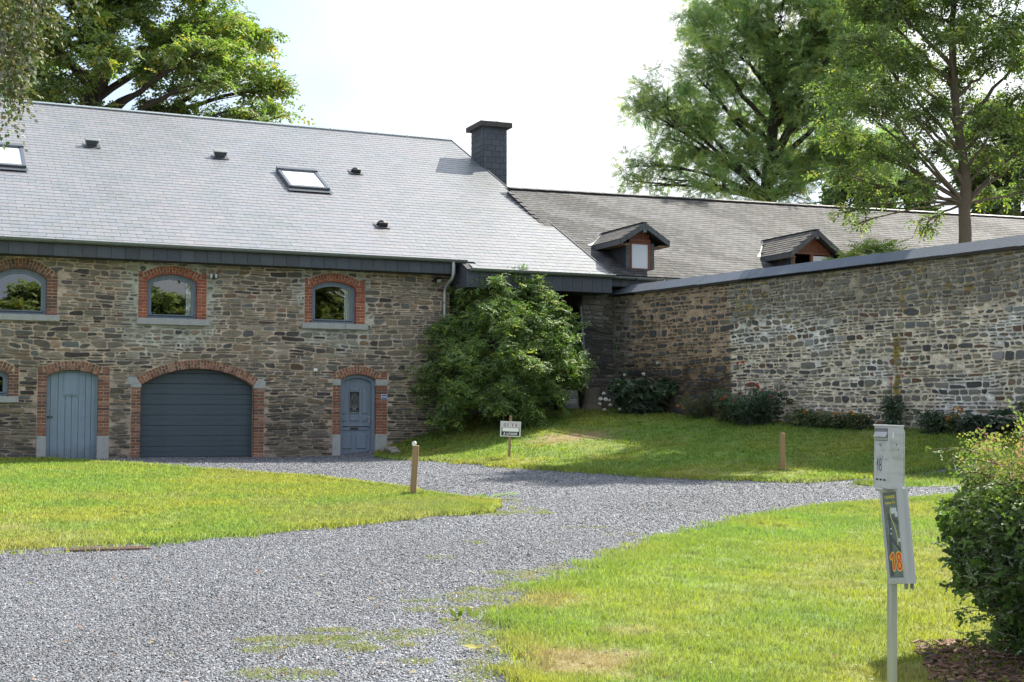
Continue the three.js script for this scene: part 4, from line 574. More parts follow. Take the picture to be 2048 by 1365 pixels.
  function dormer(uc, hw, fw, ye, yp, base, kind) {
    const D = sub(barn, 'dormer'), R = rng(uc * 10 | 0), nf = 0.34, nbp = onRoof(yp), nbe = onRoof(ye), a = Math.atan2(yp - ye, hw), sl = Math.hypot(hw, yp - ye);
    for (const s of [-1, 1]) {
      part(D, 'roof_slope', poly3([[uc + s * hw, ye, nf], [uc, yp, nf], [uc, yp, nbp - 0.05], [uc + s * hw, ye, nbe - 0.1]], 0.05, [s * Math.sin(a), Math.cos(a), 0]), M.deck);
      const L = [], gs = slateTones([[0.115, 0.105, 0.098], [0.14, 0.128, 0.118], [0.092, 0.086, 0.083]], 0.215, 0.19, 0.008, 3, 9), rows = 8, ee = sl / rows;
      for (let r = 0; r < rows; r++) for (let d = (r % 2) * 0.11; ; d += 0.22) { const t = r / rows, back = mix(nbe, nbp, t), n = nf - 0.10 - d; if (n < back + 0.02) break; const y = V(-s * Math.cos(a), Math.sin(a), 0), x = V(0, 0, s < 0 ? 1 : -1), z = V().crossVectors(x, y); const p = V(uc + s * hw * (1 - t) + s * 0.02, ye + (yp - ye) * t - 0.005, n).addScaledVector(z, 0.030); L.push(gs[(R() * gs.length) | 0].clone().applyMatrix4(new THREE.Matrix4().makeBasis(x, y, z).setPosition(p).multiply(M4(0, 0, 0, -0.085 + (R() - 0.5) * 0.03)))); }
      part(D, 'slates', mergeGeometries(L), M.oldSlate, 'stuff');
      // slate-hung barge boards, three plates a side
      const nb = 4; for (let i = 0; i < nb; i++) { const t0 = i / nb, t1 = (i + 1) / nb - 0.006, h = 0.17, P = (t, k) => [uc + s * hw * (1 - t), ye + (yp - ye) * t + 0.035 - k * h, nf + 0.012 + (i % 2) * 0.004]; part(D, 'barge_slate', paint(poly3(s < 0 ? [P(t0, 1), P(t1, 1), P(t1, 0), P(t0, 0)] : [P(t1, 1), P(t0, 1), P(t0, 0), P(t1, 0)], 0.014, [0, 0, 1]), col(...tint([0.080, 0.090, 0.102], R, 0.12))), M.fascia); }
      part(D, 'eaves_board', paint(poly3(s < 0 ? [[uc - hw - 0.01, ye + 0.03, nbe], [uc - hw - 0.01, ye - 0.14, nbe + 0.25], [uc - hw - 0.01, ye - 0.14, nf], [uc - hw - 0.01, ye + 0.03, nf]] : [[uc + hw + 0.01, ye + 0.03, nf], [uc + hw + 0.01, ye - 0.14, nf], [uc + hw + 0.01, ye - 0.14, nbe + 0.25], [uc + hw + 0.01, ye + 0.03, nbe]], 0.014, [1, 0, 0]), col(0.075, 0.08, 0.088)), M.fascia);
      part(D, 'soffit', poly3([[uc + s * hw, ye - 0.125, nf - 0.02], [uc + s * fw, ye - 0.125, nf - 0.02], [uc + s * fw, ye - 0.125, nbe + 0.3], [uc + s * hw, ye - 0.125, nbe + 0.3]], 0.015, [0, 1, 0]), M.pine);
      // cheeks hung with dark slate in courses
      const ck = []; for (let y = base; y < ye - 0.1; y += 0.13) { const n0 = 0.02, n1 = onRoof(y + 0.13); for (let n = n0, k = 0; n > n1; n -= 0.22, k++) ck.push(paint(poly3(((q) => (s < 0 ? q : q.reverse()))([[uc + s * fw, y, n], [uc + s * fw, y + 0.16, n], [uc + s * fw - s * 0.01, y + 0.16, Math.max(n1, n - 0.215)], [uc + s * fw - s * 0.0, y, Math.max(n1, n - 0.215)]]), 0.012, [s, 0, 0]), col(...tint(cheekSlate[k % 3], R, 0.15)))); }
      part(D, 'cheek', merged(ck), M.fascia, 'stuff'); part(D, 'cheek_core', poly3([[uc + s * (fw - 0.04), base - 0.3, 0.0], [uc + s * (fw - 0.04), ye, 0.0], [uc + s * (fw - 0.04), ye, nbe], [uc + s * (fw - 0.04), base - 0.3, onRoof(base - 0.3)]], 0.04, [1, 0, 0]), M.deck);
      part(D, 'flashing', poly3([[uc + s * (hw + 0.03), ye + 0.02, nbe + 0.02], [uc, yp + 0.03, nbp + 0.02], [uc, yp + 0.05, nbp - 0.16], [uc + s * (hw + 0.16), ye + 0.05, nbe - 0.10]], 0.012, [0, 0.9, 0.4]), M.white);
      for (let y = base; y < ye - 0.12; y += 0.17) part(D, 'post_slate', paint(slab(0.115, 0.165, 0.014, uc + s * (fw - 0.06), y + 0.085, 0.035 + (R() - 0.5) * 0.004, 0.003), col(...tint([0.075, 0.084, 0.098], R, 0.15))), M.fascia);
    }
    const iw = fw - 0.12, wt = ye + 0.05;   // window, gable boarding, finial block
    part(D, 'ridge_cap', box(0.14, 0.035, nf - nbp, uc, yp + 0.035, (nf + nbp) / 2), M.black);
    part(D, 'finial_block', slab(0.12, 0.13, 0.10, uc, yp - 0.19, nf - 0.04, 0.01), M.fascia.clone()).material = std({ color: col(0.13, 0.14, 0.155), roughness: 0.6 });
    part(D, 'lintel', slab(2 * iw, 0.07, 0.10, uc, wt, 0.0), M.redwood);
    for (let x = -iw + 0.04; x < iw; x += 0.085) { const top = yp - 0.10 - (Math.abs(x) / hw) * (yp - ye), b0 = wt + 0.035; if (top > b0 + 0.03) part(D, 'board', slab(0.08, top - b0, 0.025, uc + x, (top + b0) / 2, 0.0, 0.006), M.redwood); }
    const frame = (x0, x1, y0, y1, n, wd) => merged([slab(wd, y1 - y0, 0.07, x0 + wd / 2, (y0 + y1) / 2, n), slab(wd, y1 - y0, 0.07, x1 - wd / 2, (y0 + y1) / 2, n), slab(x1 - x0 - 2 * wd, wd, 0.07, (x0 + x1) / 2, y0 + wd / 2, n), slab(x1 - x0 - 2 * wd, wd, 0.07, (x0 + x1) / 2, y1 - wd / 2, n)]);
    if (kind === 1) { part(D, 'window_frame', merged([frame(uc - iw, uc + iw, base + 0.03, wt - 0.035, 0.0, 0.035), frame(uc - iw + 0.035, uc + iw - 0.035, base + 0.065, wt - 0.07, 0.02, 0.045)]), M.redwood); part(D, 'pane', box(2 * iw - 0.13, wt - base - 0.20, 0.01, uc, (wt + base) / 2, 0.01), phy({ color: col(0.5, 0.54, 0.58), roughness: 0.03, ior: 1.9 })); }
    else { part(D, 'window_frame', merged([slab(0.05, 1.2, 0.08, uc - iw + 0.025, wt - 0.63, 0.0), slab(0.09, 1.2, 0.08, uc + 0.0, wt - 0.63, 0.0), slab(0.05, 1.2, 0.08, uc + iw - 0.025, wt - 0.63, 0.0)]), M.redwood); part(D, 'pane', box(iw - 0.1, 1.1, 0.01, uc + iw / 2 + 0.02, wt - 0.62, -0.01), phy({ color: col(0.5, 0.54, 0.58), roughness: 0.03, ior: 1.9 })); part(D, 'room_wall', box(iw, 1.3, 0.05, uc - iw / 2, wt - 0.65, -0.9), std({ color: col(0.30, 0.26, 0.13) })); }
    part(D, 'lead_sill', slab(2 * fw, 0.03, 0.16, uc, base - 0.01, 0.06), M.zinc);
  }
  dormer(8.47, 0.81, 0.475, 6.10, 6.60, 5.22, 1);
  dormer(14.55, 1.00, 0.80, 6.02, 6.74, 5.2, 2);
}

// ---------------------------------------------------------------- garden wall
const WD = [0.5646, 0.8254], WA = [2.79, -38.2];
const wallG = thing('garden_wall', 'tall rubble stone garden wall with sloping slate coping beside the lawn', 'wall', [WA[0], 0, WA[1]], -Math.atan2(0.8254, 0.5646));
BUILT.push((x, z) => { const n = (x - WA[0]) * -0.8254 + (z - WA[1]) * 0.5646; return n < 0.02; });
{
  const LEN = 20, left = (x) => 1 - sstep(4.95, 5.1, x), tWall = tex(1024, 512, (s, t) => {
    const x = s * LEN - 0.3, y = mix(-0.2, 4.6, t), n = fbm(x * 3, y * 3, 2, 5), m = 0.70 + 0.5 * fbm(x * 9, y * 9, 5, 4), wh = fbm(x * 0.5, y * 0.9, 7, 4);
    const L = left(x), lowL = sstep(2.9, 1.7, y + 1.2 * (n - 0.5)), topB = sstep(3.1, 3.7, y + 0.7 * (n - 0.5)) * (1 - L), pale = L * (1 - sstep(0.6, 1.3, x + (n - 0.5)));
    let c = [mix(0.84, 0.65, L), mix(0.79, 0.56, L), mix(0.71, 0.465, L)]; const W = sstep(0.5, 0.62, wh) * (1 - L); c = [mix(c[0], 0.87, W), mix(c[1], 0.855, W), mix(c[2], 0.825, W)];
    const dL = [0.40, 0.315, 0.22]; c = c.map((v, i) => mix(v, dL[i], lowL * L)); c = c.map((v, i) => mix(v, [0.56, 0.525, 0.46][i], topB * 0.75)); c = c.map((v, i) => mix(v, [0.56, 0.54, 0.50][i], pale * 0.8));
    const ye = (1 - sstep(0.03, 0.14, Math.abs(x - 10.35 + 0.15 * (n - 0.5)))) * sstep(1.0, 1.3, y) * (1 - sstep(2.6, 3.0, y)) * sstep(0.4, 0.5, n); c = [mix(c[0], 0.54, ye), mix(c[1], 0.48, ye), mix(c[2], 0.22, ye)];
    const li = 0.6 * (1 - L) * sstep(0.66, 0.74, fbm(x * 4 + 9, y * 4, 12, 4)) * sstep(3.0, 3.6, y); c = [mix(c[0], 0.60, li), mix(c[1], 0.48, li), mix(c[2], 0.20, li)];
    return c.map((v) => v * m);
  }, { srgb: true, wrap: false });
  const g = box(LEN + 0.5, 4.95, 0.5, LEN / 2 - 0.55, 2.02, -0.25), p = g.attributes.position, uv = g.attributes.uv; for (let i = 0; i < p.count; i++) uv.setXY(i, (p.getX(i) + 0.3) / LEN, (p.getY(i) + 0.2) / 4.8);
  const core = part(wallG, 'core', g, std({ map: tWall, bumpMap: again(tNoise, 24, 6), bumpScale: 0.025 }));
  const cells = rubble({ x0: -0.75, x1: 16.5, y0: 0.35, y1: 4.48, seed: 23, split: 0.42, wild: 0.6, lens: 0.55, row: (y, R) => mix(0.055, 0.165, R()), width: (x, y, R) => (x < 5 ? 0.30 : 0.27), joint: (x, y) => (x < 5 ? (y > 2.3 ? 0.040 : 0.018) : 0.024 + 0.022 * fbm(x, y * 2, 3, 3)), keep: (x, y, R) => (x < 5 && x > 1 && y > 2.2 ? R() > 0.14 : R() > 0.04) });
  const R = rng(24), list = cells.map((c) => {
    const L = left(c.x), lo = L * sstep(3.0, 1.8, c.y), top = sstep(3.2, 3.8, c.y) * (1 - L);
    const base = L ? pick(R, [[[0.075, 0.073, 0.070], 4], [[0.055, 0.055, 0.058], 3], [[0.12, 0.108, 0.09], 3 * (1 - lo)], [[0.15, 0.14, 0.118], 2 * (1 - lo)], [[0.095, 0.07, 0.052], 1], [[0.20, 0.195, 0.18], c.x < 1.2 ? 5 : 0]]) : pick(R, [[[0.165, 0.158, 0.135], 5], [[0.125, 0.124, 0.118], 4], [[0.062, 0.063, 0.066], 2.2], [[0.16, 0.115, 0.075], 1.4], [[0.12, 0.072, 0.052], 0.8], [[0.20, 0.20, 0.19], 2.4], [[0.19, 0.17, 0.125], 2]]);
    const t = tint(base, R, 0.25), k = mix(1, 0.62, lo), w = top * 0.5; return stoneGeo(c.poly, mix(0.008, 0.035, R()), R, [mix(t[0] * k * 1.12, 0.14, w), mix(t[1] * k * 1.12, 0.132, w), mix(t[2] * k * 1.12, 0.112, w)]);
  });
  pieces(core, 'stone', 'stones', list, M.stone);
  // coping: big slate slabs tilted over the face, and their twins at the back
  const cop = [0.05, 0.55, 2.25, 3.95, 5.9, 7.85, 9.8, 11.75, 13.6, 15.5, 17.4, 19.4], CR = rng(70);
  for (let i = 0; i + 1 < cop.length; i++) for (const s of [1, -1]) { const l = cop[i + 1] - cop[i], m = std({ color: col(...tint([0.075, 0.093, 0.120], CR, 0.10)), roughness: 0.68, map: again(tStreak, 0.8, 2), bumpMap: again(tNoise, 2, 2), bumpScale: 0.003 }); const o = part(wallG, 'coping_slab', slab(l + 0.05, 0.44, 0.022, 0, 0, 0, 0.004), m); o.position.set((cop[i] + cop[i + 1]) / 2, 4.635, s > 0 ? 0.005 : -0.505); o.rotation.set(s > 0 ? -0.92 : Math.PI + 0.92, (CR() - 0.5) * 0.006, (s > 0 ? 1 : -1) * (0.010 + (CR() - 0.5) * 0.005)); }
  part(wallG, 'coping_core', (() => { const s = new THREE.Shape([[0.08, 4.46], [-0.58, 4.46], [-0.29, 4.735], [-0.21, 4.735]].map((q) => new THREE.Vector2(...q))); const q = new THREE.ExtrudeGeometry(s, { depth: 19.4, bevelEnabled: false }); q.rotateY(Math.PI / 2); q.scale(1, 1, -1); q.translate(0.06, 0, 0); const ix = q.attributes.position.array; for (let i = 0; i < ix.length; i += 9) for (let k = 0; k < 3; k++) [ix[i + k], ix[i + 3 + k]] = [ix[i + 3 + k], ix[i + k]]; q.computeVertexNormals(); return uvm(q); })(), M.deck);
}

// ---------------------------------------------------------------- trees, shrubs, flowers
// a leaf along +x, folded on its midrib; lobed leaves get a toothed outline
function leafInto(a, base, dir, nrm, len, wid, lobed) {
  const x = dir.clone().normalize(), z = V().crossVectors(x, nrm).normalize(), y = V().crossVectors(z, x), k = a.pos.length / 3, put = (u, v, h) => { a.pos.push(base.x + x.x * u * len + z.x * v * wid + y.x * h * wid, base.y + x.y * u * len + z.y * v * wid + y.y * h * wid, base.z + x.z * u * len + z.z * v * wid + y.z * h * wid); };
  if (lobed) { put(0, 0, 0); put(0.5, 0, -0.12); put(1, 0, -0.25); const s = [[0.18, 0.32], [0.38, 0.55], [0.46, 0.28], [0.72, 0.50], [0.78, 0.22]]; for (const q of [1, -1]) for (const [u, v] of s) put(u, v * q, 0.1 * v); const T = [[0, 3, 1], [3, 4, 1], [4, 5, 1], [1, 5, 2], [5, 6, 7], [5, 7, 2], [0, 1, 8], [8, 1, 9], [9, 1, 10], [1, 2, 10], [10, 12, 11], [10, 2, 12]]; for (const t of T) a.idx.push(...t.map((i) => i + k)); for (let i = 0; i < 13; i++) a.nor.push(y.x, y.y, y.z); }
  else { put(0, 0, 0); put(0.45, 0.5, 0.14); put(0.45, -0.5, 0.14); put(1, 0, -0.1); a.idx.push(k, k + 1, k + 3, k, k + 3, k + 2); for (const s of [0, 1, -1, 0]) a.nor.push(y.x - z.x * s * 0.25, y.y - z.y * s * 0.25, y.z - z.z * s * 0.25); }
}
const geoOf = (a) => { const g = new THREE.BufferGeometry(); g.setAttribute('position', new THREE.Float32BufferAttribute(a.pos, 3)); g.setAttribute('normal', new THREE.Float32BufferAttribute(a.nor, 3)); g.setIndex(a.idx); return g; };
function spray(seed, { n = 9, twig = 0.3, len = 0.09, wid = 0.06, droop = 0.3, pinnate = false, lobed = false, spread = 0.5 }) {
  const R = rng(seed), a = { pos: [], nor: [], idx: [] };
  for (let i = 0; i < n; i++) {
    const t = (i + 0.6) / n, s = i % 2 ? 1 : -1, at = V(twig * t, -droop * twig * t * t + (R() - 0.5) * 0.1 * twig, (R() - 0.5) * spread * twig * (0.4 + t)), dir = V(0.5 + 0.5 * R(), -droop * (0.4 + R()), s * mix(0.5, 1.0, R())), nrm = V((R() - 0.5) * 0.9, 1, (R() - 0.5) * 0.9);
    if (pinnate) { const rl = len * 2.6; for (let q = 0; q < 4; q++) for (const e of [-1, 1]) leafInto(a, at.clone().addScaledVector(dir.clone().normalize(), rl * (q + 1) / 4.5), dir.clone().normalize().add(V(-dir.z, 0, dir.x).normalize().multiplyScalar(e * 1.1)), nrm, len, wid); }
    else leafInto(a, at, dir, nrm, len * mix(0.75, 1.25, R()), wid * mix(0.8, 1.2, R()), lobed);
  }
  return geoOf(a);
}
const rq = (R, tilt = 1) => new THREE.Quaternion().setFromEuler(new THREE.Euler((R() - 0.5) * tilt * 2, R() * 6.283, (R() - 0.5) * tilt * 2, 'YXZ'));
// clusters: [x, y, z, r]. Limbs run from the trunk to every cluster, twigs from its heart outwards, sprays sit on the twigs.
function plantTree(o, { trunk, rad, clusters, sprays, mat, bark, dens = 260, flat = 0.8, twigs = 7, twigR = 0.02, limbR = 0.3, tone, seed, tilt = 0.8, fill = 0.35, start = 0.2, rise = 0.55, size = [0.75, 1.3], limbSeg = 6 }) {
  const R = rng(seed), wood = [], list = sprays.map(() => []), B = V(...o.position.toArray()), T = trunk.map((p) => V(...p).sub(B)), tr = new THREE.CatmullRomCurve3(T), N = 18;
  const tp = tr.getPoints(N), bendy = tp.map((p, i) => (i && i < N ? p.add(V((R() - 0.5), 0, (R() - 0.5)).multiplyScalar(rad * 0.35)) : p)); wood.push(taper(bendy, bendy.map((_, i) => rad * (i === 0 ? 1.25 : mix(1, 0.22, Math.pow(i / N, 0.9)))), 10));
  const Rt = (t) => rad * mix(1, 0.22, t);
  for (const [cx, cy, cz, r] of clusters) {
    const c = V(cx, cy, cz).sub(B); let bt = 0.95, bd = 1e9; for (let t = start; t <= 1; t += 0.04) { const p = tr.getPoint(t), d = Math.abs(c.y - p.y - rise * Math.hypot(c.x - p.x, c.z - p.z)) + 0.15 * p.distanceTo(c); if (d < bd) { bd = d; bt = t; } }
    const s = tr.getPoint(bt), ctl = s.clone().lerp(c, 0.5).add(V((R() - 0.5) * 0.5, 0.18 * s.distanceTo(c) * (R() - 0.1), (R() - 0.5) * 0.5).multiplyScalar(Math.min(1, r + 0.3))), pts = bez(s, ctl, c, 8), r0 = Math.min(Rt(bt) * 0.75, limbR * Math.sqrt(r) * rad * 1.6);
    for (let i = 2; i < 8; i++) pts[i].add(V(R() - 0.5, R() - 0.5, R() - 0.5).multiplyScalar(0.12 * r));
    wood.push(taper(pts, pts.map((_, i) => mix(r0, Math.max(twigR * 1.6, r0 * 0.25), i / 8)), limbSeg));
    const k = Math.max(3, Math.round(twigs * (0.6 + r * 0.6))), ends = [];
    for (let i = 0; i < k; i++) { const th = R() * 6.283, ph = Math.acos(mix(-0.75, 1, R())), q = r * mix(0.7, 1.08, R()), e = V(Math.sin(ph) * Math.cos(th), Math.cos(ph) * flat, Math.sin(ph) * Math.sin(th)).multiplyScalar(q).add(c), st = pts[5 + ((R() * 3.9) | 0)]; const tw = bez(st, st.clone().lerp(e, 0.55).add(V((R() - 0.5) * r * 0.4, R() * r * 0.25, (R() - 0.5) * r * 0.4)), e, 5); ends.push(tw); wood.push(taper(tw, tw.map((_, j) => twigR * mix(1.3, 0.35, j / 5)), 4)); }
    const n = Math.round(dens * r * r * (0.6 + 0.4 * r)); const dark = R();
    for (let i = 0; i < n; i++) {
      const tw = ends[(R() * k) | 0], f = mix(fill, 1.04, Math.sqrt(R())), j = Math.min(4, Math.floor(f * 5)), p = tw[j].clone().lerp(tw[j + 1], Math.min(1.2, f * 5 - j)).add(V(R() - 0.5, (R() - 0.5) * 0.8, R() - 0.5).multiplyScalar(r * 0.42));
      const sc = mix(size[0], size[1], R()); list[(R() * sprays.length) | 0].push([new THREE.Matrix4().compose(p, rq(R, tilt), V(sc, sc, sc)), tone(R, p, dark, c)]);
    }
  }
  part(o, 'trunk', merged(wood.map((g) => g)), bark);
  const crown = sub(o, 'crown'); list.forEach((l, i) => l.length && instanced(crown, 'foliage', sprays[i], mat, l, 'stuff'));
  return o;
}
const toneOf = (a, b, c, pc = 0.12, v = 0.25) => (R, p, dark) => { const k = mix(1 - v, 1 + v, R()) * mix(0.85, 1.1, dark), t = R(), m = R() < pc ? c : [mix(a[0], b[0], t), mix(a[1], b[1], t), mix(a[2], b[2], t)]; return m.map((q) => q * k); };
M.leaf = leafMat(1, 1, 1, 0.6, 0.92, 0.8); M.leafGloss = leafMat(1, 1, 1, 0.5, 0.78, 1);
const at = (x, z, y = 0) => [x, G(x, z) + y, z];

{ // big lime behind the ridge
  const K = 57 / 52, cl = [[-21.6, 16.4, -52, 1.8], [-20, 15.4, -53, 1.5], [-20, 17.8, -54, 1.6], [-17.5, 15.2, -49.5, 1.1], [-15.4, 17, -52, 1.7], [-14.4, 16.8, -55, 1.3], [-15.2, 14.5, -49, 1.0], [-13.8, 14.6, -52, 1.2], [-12.3, 17.1, -53, 1.5], [-11.9, 14.8, -49.5, 1.0], [-11.3, 17, -55, 1.3], [-10.6, 15, -52, 1.2], [-11.4, 13.9, -50, 1.1], [-13.8, 13.3, -52, 1.0], [-12.4, 12.9, -52, 0.9], [-9.9, 14.2, -53, 1.0], [-9.2, 12.9, -52, 0.85], [-10.2, 12.6, -51, 0.9], [-18.9, 13.8, -52, 1.0], [-20.7, 14.3, -54, 1.2], [-16.9, 18.8, -52, 2.2], [-13.5, 18.8, -52, 2.0], [-24, 15.5, -53, 2.0], [-23.9, 18.3, -53, 2.2], [-22, 13.6, -52, 1.2], [-9.6, 12.1, -52, 0.7], [-16.3, 16.2, -50, 1.0], [-18.6, 16.4, -50, 1.1], [-17.2, 13.4, -50, 1.0], [-16.0, 12.5, -50.5, 0.8], [-15.6, 15.3, -51, 1.0], [-18, 12.4, -50, 0.9], [-17.3, 17.2, -50, 1.2], [-14.6, 12.3, -51, 0.8]].map(([x, y, z, r]) => [x * K, 1.05 + (y - 1.05) * K, z * K, r * K]);
  const t = thing('lime_tree', 'huge broadleaf tree with dark trunk rising behind the slate ridge', 'tree', [-18.6, 0.6, -57]);
  plantTree(t, { trunk: [[-18.6, 0.6, -57], [-18.5, 8, -57], [-18.4, 14, -57.2], [-17.6, 18.5, -57.5], [-17.2, 22, -57]], rad: 0.82, clusters: cl, dens: 165, twigs: 11, limbR: 0.13, twigR: 0.022, seed: 101, bark: M.bark, mat: M.leaf, start: 0.42, sprays: [1, 2, 3].map((s) => spray(200 + s, { n: 13, twig: 0.5, len: 0.135, wid: 0.11, droop: 0.35 })), tone: toneOf([0.13, 0.23, 0.026], [0.23, 0.34, 0.036], [0.42, 0.41, 0.045], 0.12) });
}
{ // ash behind the long house
  const cl = [[11.5, 18.2, -56, 2.0], [8.9, 18.6, -57, 1.5], [7.9, 17.1, -55, 1.2], [9.8, 16.5, -56, 1.5], [12.1, 16.3, -57, 1.6], [7.9, 15.6, -56, 1.2], [5.9, 14.5, -55, 1.0], [5.6, 13.9, -55, 0.8], [7.4, 14, -56, 1.4], [9.5, 14.3, -57, 1.6], [11.9, 14.4, -58, 1.7], [13.2, 14.5, -56, 1.6], [5.2, 11.5, -55, 0.75], [4.8, 10.9, -55, 0.65], [6.3, 11.2, -56, 0.95], [6.6, 12.9, -56, 1.0], [8, 12.4, -56, 1.3], [9.9, 12.1, -57, 1.4], [8.2, 10.6, -55, 1.0], [11.6, 11.7, -57, 1.4], [10.1, 10.5, -56, 0.9], [13.4, 11.9, -57, 1.5], [12.1, 10.4, -56, 0.9], [14.3, 17.9, -57, 1.7], [10.4, 20.5, -57, 2.2], [13.7, 20.5, -57, 2.2], [14.2, 13.2, -58, 1.5], [15.2, 15.5, -57, 1.8], [15.8, 12.5, -58, 1.6], [13.8, 16.3, -57, 1.6], [16.5, 18, -58, 2.2], [13.2, 17.4, -55, 1.4], [13.5, 18.8, -55, 1.5], [12.8, 14.2, -55, 1.0], [13.2, 16, -55, 1.2]];
  const t = thing('ash_tree', 'tall feathery ash tree with forked stems behind the low house roof', 'tree', [11.6, 1, -57.5]);
  plantTree(t, { trunk: [[11.6, 1, -57.5], [11.4, 8, -57.5], [11.2, 12, -57.3], [11.6, 16, -57.2], [11.0, 21, -57]], rad: 0.45, clusters: cl, dens: 100, rise: 0.9, twigs: 12, limbR: 0.17, twigR: 0.016, seed: 111, bark: M.bark, mat: M.leaf, start: 0.4, tilt: 1.3, flat: 1, sprays: [1, 2, 3].map((s) => spray(220 + s, { n: 5, twig: 0.4, len: 0.10, wid: 0.042, droop: 0.3, pinnate: true })), tone: toneOf([0.18, 0.32, 0.095], [0.31, 0.45, 0.11], [0.45, 0.53, 0.11], 0.2) });
}
{ // tree standing just behind the garden wall
  const cl = [[10.2, 12.1, -36, 1.1], [11.8, 12, -36, 1.1], [13.3, 12.1, -36, 1.1], [9.6, 11, -35, 0.8], [10.5, 10.6, -35.5, 0.9], [12.1, 10.6, -37, 0.9], [13.4, 10.8, -36, 1.0], [14.7, 11.4, -36, 1.2], [9.0, 10, -36, 0.7], [9.6, 9.2, -34.5, 0.8], [11.1, 9.3, -36, 0.9], [12.6, 9.6, -36.5, 0.8], [13.8, 9.4, -36, 1.0], [8.75, 8.8, -36, 0.6], [9.5, 8.3, -36, 0.7], [10.4, 8.1, -35.5, 0.7], [11.5, 8.3, -36, 0.7], [13.2, 8.1, -36, 0.7], [14.3, 8.3, -36, 0.8], [8.9, 7.6, -36, 0.5], [9.8, 7.3, -36, 0.6], [10.7, 7.1, -35.5, 0.55], [9.1, 6.6, -36, 0.42], [9.5, 6.3, -36, 0.30], [11.5, 6.4, -36.5, 0.42], [13.6, 7.4, -37, 0.5], [14.2, 7.2, -36, 0.5], [11.4, 13.5, -36, 1.6], [13.6, 13.6, -36, 1.6], [9.8, 13.1, -36, 1.2], [15.2, 9.5, -36, 1.0], [10.2, 9.7, -35, 0.7], [11.8, 11.3, -35, 0.8], [12.9, 8.8, -35.2, 0.6]];
  const t = thing('maple_tree', 'leafy tree with straight grey trunk just behind the garden wall', 'tree', [12.45, 1, -36]);
  plantTree(t, { trunk: [[12.45, 1, -36], [12.42, 5, -36], [12.4, 8, -36.05], [12.15, 10.5, -36], [12.3, 14.5, -36]], rad: 0.235, clusters: cl, dens: 385, rise: 0.95, twigs: 13, limbR: 0.17, twigR: 0.010, seed: 121, bark: M.barkPale, mat: M.leaf, start: 0.40, tilt: 0.7, sprays: [1, 2, 3].map((s) => spray(240 + s, { n: 9, twig: 0.30, len: 0.105, wid: 0.048, droop: 0.5 })), tone: toneOf([0.105, 0.20, 0.028], [0.19, 0.29, 0.038], [0.36, 0.41, 0.06], 0.12) });
}
for (const [label, px, h, cl, seed] of [
  ['dark rounded tree far behind the long roof, left of the grey trunk', 17.8, 8, [[17.5, 12.6, -66, 2.0], [19.5, 12.2, -66, 1.6], [16, 11.2, -65, 1.2], [18.5, 14.5, -67, 1.8], [20.4, 10.8, -66, 1.2]], 131],
  ['dark broad tree at the right edge far behind the long roof', 25.3, 9, [[24.3, 13.4, -66, 1.8], [25.6, 11.8, -64, 1.5], [28.3, 15.2, -66, 3.0], [23.5, 11.3, -64, 1.2], [26.5, 13.8, -66, 2.0], [24.0, 15.6, -66, 1.5]], 132]]) {
  const t = thing('background_tree', label, 'tree', [px, 1, -66], 0, 'trees far behind the long house');
  plantTree(t, { trunk: [[px, 1, -66], [px + 0.1, h, -66], [px, h + 6, -66]], rad: 0.4, clusters: cl, dens: 190, twigs: 7, limbR: 0.25, twigR: 0.025, seed, bark: M.bark, mat: M.leaf, sprays: [1, 2].map((s) => spray(260 + s + seed, { n: 10, twig: 0.5, len: 0.19, wid: 0.15, droop: 0.3 })), tone: toneOf([0.09, 0.16, 0.034], [0.15, 0.23, 0.04], [0.2, 0.28, 0.05], 0.08) });
}
